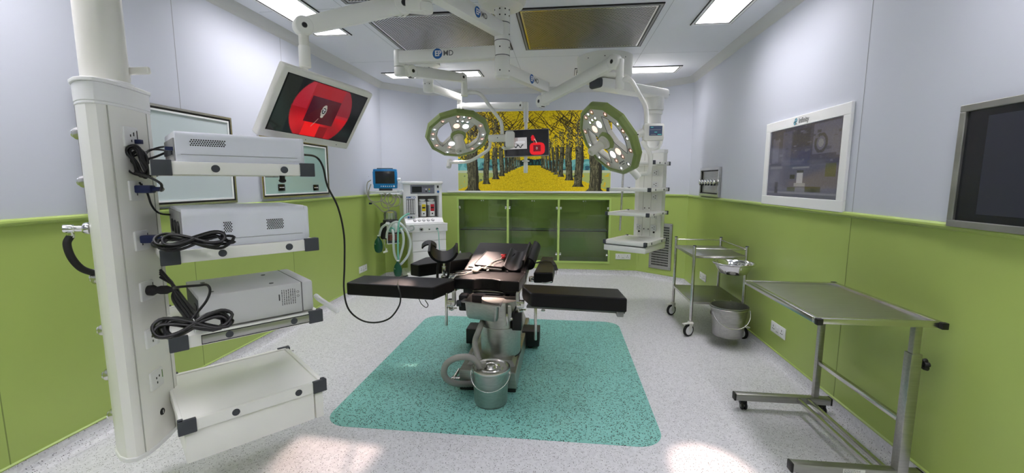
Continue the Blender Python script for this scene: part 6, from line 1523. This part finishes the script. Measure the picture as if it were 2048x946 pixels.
# rings carrying basin and bucket
bc = aY(1467.5, 527, 4.06)
ring = MB(); ring.torus('steel', (bc.x, bc.y, bc.z), (0, 0, 1), .168, .005, 40, 8); ring.tube('steel', [(bc.x-.10, bc.y+.13, bc.z), (bc.x-.10, ty0-.004, bc.z+.0)], .006, 8, smooth_path=False); ring.tube('steel', [(bc.x+.08, bc.y+.145, bc.z), (bc.x+.08, ty0-.004, bc.z)], .006, 8, smooth_path=False); ring.build('basin_ring', tr)
t = thing('basin', 'shiny round steel basin held at the near end of the trolley', 'basin', (bc.x, bc.y, bc.z-.09))
b = MB(); b.lathe('chrome', [(.001, -.088), (.10, -.09), (.115, -.085), (.150, -.02), (.158, .0), (.176, .004), (.180, .010), (.176, .013), (.156, .007), (.147, -.018), (.112, -.080), (.10, -.085), (.001, -.084)], (bc.x, bc.y, bc.z), n=56, cap=False); b.build('bowl', t, 0, 60)
kc = aY(1458.5, 611, 4.05); kb = aY(1461, 674, 4.0).z
t = thing('hanging_bucket', 'open stainless steel bucket with a wire handle hung low on the trolley', 'bucket', (kc.x, kc.y, kb))
hB = kc.z-kb; b = MB(); b.lathe('steel_brushed', [(.001, -hB+.003), (.118, -hB), (.128, -hB+.008), (.138, -hB*.5), (.150, -.045), (.154, -.04), (.154, -.004), (.163, -.002), (.163, .004), (.152, .004), (.148, -.04), (.134, -hB*.5), (.122, -hB+.014), (.001, -hB+.010)], kc, n=56, cap=False); b.build('body', t, 0, 60)
h = [kc+V((.160*math.cos(PI*k/18)*1.02, -.05-.115*math.sin(PI*k/18), -.03-.14*math.sin(PI*k/18))) for k in range(19)]
b = MB(); b.tube('steel', h, .0035, 8, smooth_path=False); b.build('handle', t)
b = MB(); b.torus('steel', (kc.x, kc.y, kc.z-.012), (0, 0, 1), .160, .005, 40, 8); b.tube('steel', [(kc.x-.06, kc.y+.15, kc.z-.012), (kc.x-.06, ty0-.004, kc.z-.012)], .006, 8, smooth_path=False); b.tube('steel', [(kc.x+.09, kc.y+.135, kc.z-.012), (kc.x+.09, ty0-.004, kc.z-.012)], .006, 8, smooth_path=False); b.build('bucket_ring', tr)

# ================================================================== INSTRUMENT TABLE
it = thing('instrument_table', 'height-adjustable stainless steel instrument table on C-shaped feet, near right', 'instrument table', (1.6, 2.53, 0))
a0, a1, b0_, b1_ = 1.195, 1.752, 2.135, 2.94; ZI = .862
b = MB(); b.box('steel_brushed', a0+.02, a1-.02, b0_+.02, b1_-.02, ZI-.018, ZI-.014); b.build('tray_top', it)
b = MB(); w_ = .026
for (p, q, r, s_) in ((a0, a1, b0_, b0_+w_), (a0, a1, b1_-w_, b1_), (a0, a0+w_, b0_+w_, b1_-w_), (a1-w_, a1, b0_+w_, b1_-w_)): b.rbox('steel', p, q, r, s_, ZI-.030, ZI-.002, .003)
for (p, q, r, s_) in ((a0+w_, a1-w_, b0_+w_, b0_+w_+.003), (a0+w_, a1-w_, b1_-w_-.003, b1_-w_), (a0+w_, a0+w_+.003, b0_+w_, b1_-w_), (a1-w_-.003, a1-w_, b0_+w_, b1_-w_)): b.box('chrome', p, q, r, s_, ZI-.014, ZI-.003)
b.build('rim', it)
for (x, y) in ((a0+.013, b0_-.006), (a1-.013, b0_-.006), (a1-.013, b1_+.006)): b = MB(); b.rbox('black', x-.014, x+.014, y-.012, y+.012, ZI-.0315, ZI-.0005, .003); b.build('end_cap', it)
lx = 1.655; yN, yF = 2.165, 2.885
for k, y in enumerate((yN, yF)):
    b = MB(); b.rbox('steel_brushed', lx-.016, lx+.016, y-.016, y+.016, .10, ZI-.03, .003)
    if k == 0: b.rbox('steel_brushed', lx-.024, lx+.024, y-.024, y+.024, .10, .700, .003)
    b.build('leg', it)
b = MB(); p = V((lx+.02, yN, .645)); b.rcyl('black', p, p+V((.022, 0, 0)), .010, .002, 14); c = p+V((.032, 0, 0)); b.rcyl('black', c-V((.010, 0, 0)), c+V((.010, 0, 0)), .020, .004, 18)
for k in range(5): an = 2*PI*k/5+.3; d = V((0, math.cos(an), math.sin(an))); b.rcyl('black', c+d*.014-V((.010, 0, 0)), c+d*.020+V((.010, 0, 0)), .011, .003, 12)
b.build('knob', it)
for k, y in enumerate((yN-.0, yF)):
    b = MB(); b.rbox('steel_brushed', 1.16, 1.745, y-.022, y+.022, .062, .108, .003); ft = b.build('foot', it)
    for x in (1.158, 1.747): b = MB(); b.rbox('black', x-.006, x+.006, y-.023, y+.023, .061, .109, .003); b.build('end_cap', ft)
    for x in (1.215, 1.70):
        b = MB(); b.rcyl('rubber', (x-.018, y-.01, .026), (x-.004, y-.01, .026), .026, .005, 20); b.rcyl('rubber', (x+.004, y-.01, .026), (x+.018, y-.01, .026), .026, .005, 20); b.rcyl('mid_grey', (x-.020, y-.01, .026), (x+.020, y-.01, .026), .012, .002, 14); b.rbox('black', x-.022, x+.022, y-.018, y+.02, .030, .062, .008); b.build('caster', it)
    if k == 0:
        b = MB(); q0 = aY(1687, 934, y-.023); q1_ = aY(1730, 948, y-.023); b.box('outlet_white', q0.x, q1_.x, y-.0236, y-.021, .066, .102)
        R = random.Random(2)
        for j in range(5):
            x = q0.x+.004
            while x < q1_.x-.022: l = .004+.008*R.random(); b.box('print_text', x, min(x+l, q1_.x-.022), y-.0240, y-.0234, .098-.0065*j-.002, .098-.0065*j); x += l+.0022
        b.build('sticker', ft)
b = MB(); b.rbox('steel', lx-.012, lx+.012, yN, yF, .335, .360, .003); b.build('cross_rail', it)
for x in (1.545, 1.605): b = MB(); b.rbox('steel', x-.011, x+.011, yN+.02, yF-.02, .080, .104, .003); b.build('floor_rail', it)
